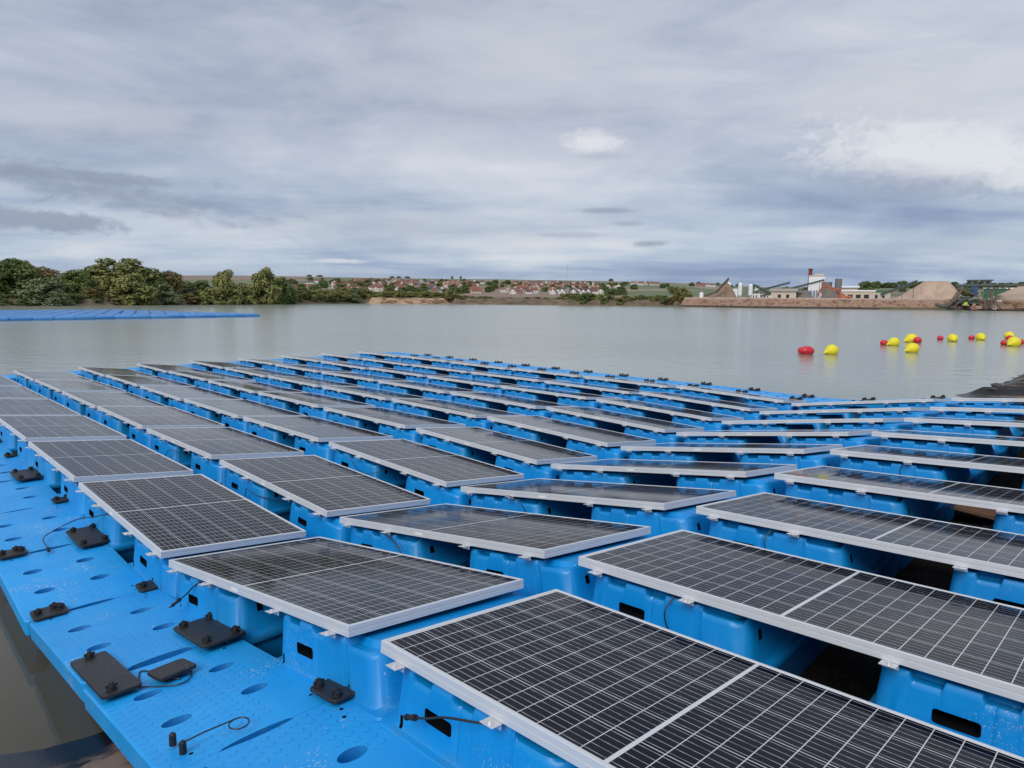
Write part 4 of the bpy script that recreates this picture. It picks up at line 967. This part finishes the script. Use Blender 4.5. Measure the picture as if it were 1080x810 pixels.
def silo(px, ytop, D, wpx, lab, matl=CLAD, foot=GREENP):
    p, rz = frame_px(px, D); z0 = zfar(p.x, p.y); h_ = hz(px, ytop, D) - z0; r_ = M(wpx/2, D); e = empty('silo', None, (p.x, p.y, z0), rz); tag(e, lab, 'silo', 'white silos')
    mb = MB(); mb.cyl((0, 0, h_*.28), (0, 0, h_*.9), r_, r_, 14); mb.cyl((0, 0, h_*.9), (0, 0, h_), r_, r_*.3, 14); mb.cyl((0, 0, h_*.12), (0, 0, h_*.28), r_*.3, r_, 14); mb.build('tank', [matl], e, smooth=True)
    for a in range(4): mb = MB(); an = a*1.571 + .785; mb.bar((math.cos(an)*r_*.8, math.sin(an)*r_*.8, -.5), (math.cos(an)*r_*.8, math.sin(an)*r_*.8, h_*.35), r_*.12); mb.build('leg', [foot], e)
silo(739.5, 308.2, 262, 4, 'small white silo on the bank left of the conveyor'); silo(768, 297.5, 300, 4, 'white silo just right of the leaning conveyor top'); silo(780, 298, 300, 4, 'tallest white silo with a green foot'); silo(791, 299.5, 400, 4, 'distant white silo left of a white block')
def conveyor(px0, y0, px1, y1, D, w_, matl, lab, legs=3, group=None, D1=None):
    D1 = D1 or D
    a = far(px0, D); a.z = hz(px0, y0, D); b = far(px1, D1); b.z = hz(px1, y1, D1); e = empty('conveyor', Matrix.Translation((a.x, a.y, 2))); tag(e, lab, 'conveyor', group)
    o_ = Vector((a.x, a.y, 2)); A2, B2 = a - o_, b - o_; s_ = (B2 - A2).cross(Zup).normalized()*w_
    mb = MB(); w_ *= .72; s_ *= .72; up = Zup*w_*1.1; n = 12
    for sd_ in (-1, 1):
        for off in (Vector(), up): mb.bar(A2 + s_*sd_*.5 + off, B2 + s_*sd_*.5 + off, w_*.10)
        for k in range(n):
            p_ = A2.lerp(B2, k/n); q_ = A2.lerp(B2, (k+1)/n); mb.bar(p_ + s_*sd_*.5 + (up if k % 2 else Vector()), q_ + s_*sd_*.5 + (Vector() if k % 2 else up), w_*.07)
    mb.build('truss', [matl], e)
    mb = MB(); mb.tube([A2 + up*.6, B2 + up*.6], w_*.35, 6); mb.build('belt', [matl], e)
    for k in range(legs):
        p_ = A2.lerp(B2, (k+1)/(legs+.3)); mb = MB()
        for sd_ in (-1, 1): mb.bar(p_, Vector((p_.x, p_.y, -1)) + s_*sd_*1.2, w_*.12)
        mb.build('leg', [matl], e)
conveyor(742, 314, 756, 309, 240, 1.0, STEELR, 'lower brown arm of the conveyor left of the ochre heap', 1); conveyor(755, 310, 767.5, 295.5, 240, 1.3, STEELR, 'steep rusty conveyor rising to a point above the ochre heap', 1)
conveyor(802, 314, 868, 297, 254, 1.1, STEELD, 'long dark green conveyor rising to the white tower', 4); conveyor(796, 309, 832, 299.5, 300, 1.2, STEELD, 'dark conveyor behind the beige shed', 3); conveyor(794, 303, 812, 312, 260, 1.6, STEELD, 'dark descending conveyor left of the beige shed', 2)
conveyor(928, 313, 966, 298.5, 250, 1.3, STEELD, 'dark conveyor feeding the big sand pile from the left', 3)
conveyor(862, 313, 869, 299, 240, 1.1, ORANGE, 'short steep orange conveyor right of the white tower', 1); conveyor(869, 304, 886, 308.5, 242, 1.2, ORANGE, 'sloping orange conveyor over the grey gravel heap', 1)
# hoppers between the tower and the orange conveyor
p, rz = frame_px(875, 252); e = empty('hopper_tower', None, (p.x, p.y, 2), rz); tag(e, 'grey hopper tower with two bins behind the orange conveyor', 'hopper')
for k, (dx_, h2, r_) in enumerate(((-1.2, hz(872, 297.5, 252)-2, 1.7), (2.3, hz(880, 294, 252)-2, 1.1))):
    mb = MB(); mb.cyl((dx_, 0, h2*.45), (dx_, 0, h2), r_, r_, 12); mb.cyl((dx_, 0, h2*.25), (dx_, 0, h2*.45), r_*.3, r_, 12); mb.build('bin', [STEELG], e, smooth=True)
    for a in range(4): mb = MB(); an = a*1.571+.785; mb.bar((dx_+math.cos(an)*r_, math.sin(an)*r_, -1), (dx_+math.cos(an)*r_, math.sin(an)*r_, h2*.6), .2); mb.build('leg', [STEELG], e)
p, rz = frame_px(890, 244); e = empty('orange_loader', None, (p.x, p.y, 2.4), rz); tag(e, 'low orange loading machine on the bank right of the gravel heap', 'loader')
mb = MB(); mb.box((0, 0, 1.1), (4.2, 2, 1.0)); mb.box((-1, 0, 2.0), (1.4, 1.7, 1.0)); mb.build('body', [ORANGE], e, bevel=.1)
for sx in (-1.3, 1.3): mb = MB(); mb.cyl((sx, -1.2, .5), (sx, 1.2, .5), .6, n=14); mb.build('wheel', [BLACK], e, smooth=True)
# steel unloading plant at the right
D = 222; p, rz = frame_px(1030, D); e = empty('steel_plant', None, (p.x, p.y, .6), rz); tag(e, 'rusty steel unloading plant on splayed legs with a green machine house on top', 'steel plant')
def lx(px): return M(px - 1030, D)
def lz(y, px=1030): return hz(px, y, D) - .6
mb = MB(); z_ = lz(301.3)
for yy in (-2, 2):
    mb.bar((lx(1014), yy, z_), (lx(1068), yy, z_ + .2), .35); mb.bar((lx(1014), yy, z_ - .9), (lx(1050), yy, z_ - .9), .25)
    for k in range(14): mb.bar((lx(1014 + k*2.6), yy, z_ - (.9 if k % 2 else 0)), (lx(1016.6 + k*2.6), yy, z_ - (0 if k % 2 else .9)), .14)
mb.box((lx(1032), 0, z_ + .25), (lx(1050) - lx(1014), 4.2, .18)); mb.build('deck', [STEELD], e)
mb = MB(); zr = lz(296)
mb.box((lx(1026), 0, (z_+zr)/2 + .2), (M(8, D), 3, zr - z_ - .4)); mb.box((lx(1036), 0, (z_+zr)/2 + .1), (M(6.5, D), 3, zr - z_ - .2)); mb.box((lx(1031), 0, zr + .1), (M(19, D), 3.4, .25)); h_ = mb.build('machine_house', [plain('faded_green_paint', (.13, .15, .10), .7, 0, .3, .8)], e)
for k in range(4): mb = MB(); mb.box((lx(1023.5 + k*4.4), -1.56, (z_+zr)/2 + .35), (.8, .1, .8)); mb.build('window', [WIN], h_)
mb = MB(); mb.box((lx(1028), -1.0, lz(306)), (M(4, D), 2.2, M(6.5, D))); mb.cyl((lx(1028), -1, lz(309)), (lx(1028), -1, lz(312)), 1, .3, 8); mb.build('blue_motor', [plain('blue_paint', (.02, .07, .22), .5, 0, .1, 1)], e)
for x0, x1, y0, y1 in ((1018, 1009, 302, 324), (1021, 1014, 302, 318), (1020, 1011, 302, 322), (1014, 1030, 302, 312), (1036, 1042, 302, 324), (1037, 1046, 303, 326), (1041, 1040, 303, 318), (1044, 1043, 303, 325), (1033, 1038, 310, 326)):
    for yy in (-1.8, 1.8):
        mb = MB(); mb.bar((lx(x0), yy, lz(y0)), (lx(x1), yy*1.4, lz(y1)), .26); mb.build('leg', [STEELR], e)
mb = MB()
for k in range(5): mb.bar((lx(1012 + k*6), -2.2, lz(320 - k*1.5)), (lx(1020 + k*5), -2.0, lz(311 + k*2)), .3)
mb.box((lx(1024), 0, lz(318)), (M(16, D), 3, 1.2)); mb.box((lx(1022), 0, lz(314)), (M(10, D), 2.6, .5)); mb.bar((lx(1008), -1, lz(322)), (lx(1030), -1, lz(311)), .6); mb.bar((lx(1000), -1.5, lz(321.5)), (lx(1016), -1.5, lz(325)), .45); mb.build('screening_deck', [STEELD], e)
pr = random.Random(12)
for k in range(16):
    xa = pr.uniform(1008, 1048); ya = pr.uniform(306, 325); mb = MB(); mb.bar((lx(xa), pr.uniform(-2.4, 2), lz(ya)), (lx(xa + pr.uniform(-7, 7)), pr.uniform(-2.4, 2), lz(ya - pr.uniform(1, 8))), pr.uniform(.09, .2)); mb.build('brace', [STEELR if k % 2 else STEELG], e)
for k in range(9):
    xa = pr.uniform(1010, 1050); mb = MB(); mb.box((lx(xa), pr.uniform(-2.5, 1), lz(pr.uniform(314, 325))), (pr.uniform(.3, 1.1), .5, pr.uniform(.3, .9))); mb.build('gearbox', [STEELG if k % 2 else BEIGE], e)
mb = MB(); mb.cyl((lx(1043), -2.3, lz(324)), (lx(1043), -1.9, lz(324)), 1.0*.6, n=16); mb.cyl((lx(1043), -2.35, lz(324)), (lx(1043), -1.85, lz(324)), .3, n=10); mb.build('wheel', [BEIGE], e)
mb = MB(); mb.box((lx(1028.5), -2.6, lz(322.8)), (.8, .8, 1.3)); mb.box((lx(1030), -2.6, lz(324.2)), (.9, .8, 1.0)); mb.box((lx(1027.5), -2.6, lz(325)), (.6, .8, .7)); mb.build('red_box', [plain('pale_red_paint', (.42, .20, .16), .6, 0, .1, 1)], e)
mb = MB(); mb.box((lx(1022.5), -2.5, lz(320.5)), (.8, .5, .8)); mb.build('yellow_box', [plain('yellow_paint', (.6, .6, .03), .6, 0, .1, 1)], e)
p, rz = frame_px(1053, 226); e = empty('control_cabin', None, (p.x, p.y, 3.2), rz); tag(e, 'cream control cabin on legs right of the steel plant', 'cabin')
mb = MB(); mb.box((0, 0, hz(1053, 319, 226) - 3.2 + .9), (M(5.5, 226), 2, M(6.5, 226))); mb.build('cabin_body', [BEIGE], e, bevel=.05)
for sx in (-.6, .6): mb = MB(); mb.bar((sx, 0, -3.2), (sx, 0, 1), .12); mb.build('leg', [STEELG], e)
p, rz = frame_px(1061, 226); mb = MB()
for k in range(4): mb.bar((-1.4 + k*.9, 0, -1), (-1.4 + k*.9, 0, 1.4), .12)
mb.box((0, 0, 1.0), (3.4, .2, .25)); mb.box((0, 0, .3), (3.4, .2, .2)); o = mb.build('red_railing', [plain('red_paint', (.45, .07, .05), .6, 0, .1, 1)]); o.location = (p.x, p.y, 1.8); o.rotation_euler = (0, 0, rz); tag(o, 'short red railing at the water right of the cabin', 'railing')
# lattice mast on earth heap
p, rz = frame_px(1063, 236); mb = MB(); hh_ = hz(1063, 303, 236) - 2
for k in range(6): a, b = k/6, (k+1)/6; mb.bar((-1.5*(1-a), 0, a*hh_), (1.5*(1-b), 0, b*hh_), .2); mb.bar((1.5*(1-a), 0, a*hh_), (-1.5*(1-b), 0, b*hh_), .2)
for s_ in (-1, 1): mb.bar((s_*1.6, 0, -1), (0, 0, hh_), .25)
o = mb.build('lattice_tower', [STEELR]); o.location = (p.x, p.y, 2); o.rotation_euler = (0, 0, rz); tag(o, 'small rusty lattice tower right of the steel plant', 'tower')
# sandy slope patch among the left trees
pile('sandy_slope', 98, 122, 300, 186, SANDM, 'bare sandy slope showing between the left trees', 104, 106, z0=.3, seed=21)
# low bank in front of the left trees
tb = bank('lake_bank', -60, 312, .6, 10, BANKG, 8, back=26)
# stones and driftwood by the right shoreline
STONE = plain('wet_stone', (.05, .046, .042), .5, 0, .3, 5, .4)
sr = random.Random(8)
def stone_mesh(seed):
    bm = bmesh.new(); bmesh.ops.create_icosphere(bm, subdivisions=3, radius=1)
    for v_ in bm.verts: v_.co *= 1 + .28*noise.noise(v_.co*1.1 + Vector((seed, 0, 0))) + .08*noise.noise(v_.co*3.3 + Vector((seed, 4, 0)))
    me = bpy.data.meshes.new('stone'); bm.to_mesh(me); bm.free(); me.materials.append(STONE); smooth_mesh(me, 60); return me
SM = [stone_mesh(s) for s in (1, 5, 9)]
for k in range(9):
    v = sr.uniform(16, 26); a = SH_A + sr.uniform(.3, 2.2); p = W(a, v); s_ = sr.uniform(.04, .10); o = link('stone', SM[k % 3]); o.location = (p.x, p.y, znear(p.x, p.y) + s_*.2); o.scale = (s_*1.4, s_, s_*.6); o.rotation_euler = (0, 0, sr.uniform(0, 6))
    tag(o, 'dark wet stone on the muddy shore beyond the right end of the array', 'stone', 'wet stones on the right shore')
for k in range(14):
    v = sr.uniform(-4, -.9); a = SH_A + sr.uniform(.3, 1.8); p = W(a, v); s_ = sr.uniform(.02, .06); o = link('stone', SM[k % 3]); o.location = (p.x, p.y, znear(p.x, p.y) + s_*.2); o.scale = (s_*1.4, s_, s_*.6); o.rotation_euler = (0, 0, sr.uniform(0, 6))
    tag(o, 'small dark pebble on the shore left of the walkway', 'stone', 'pebbles left of the walkway')
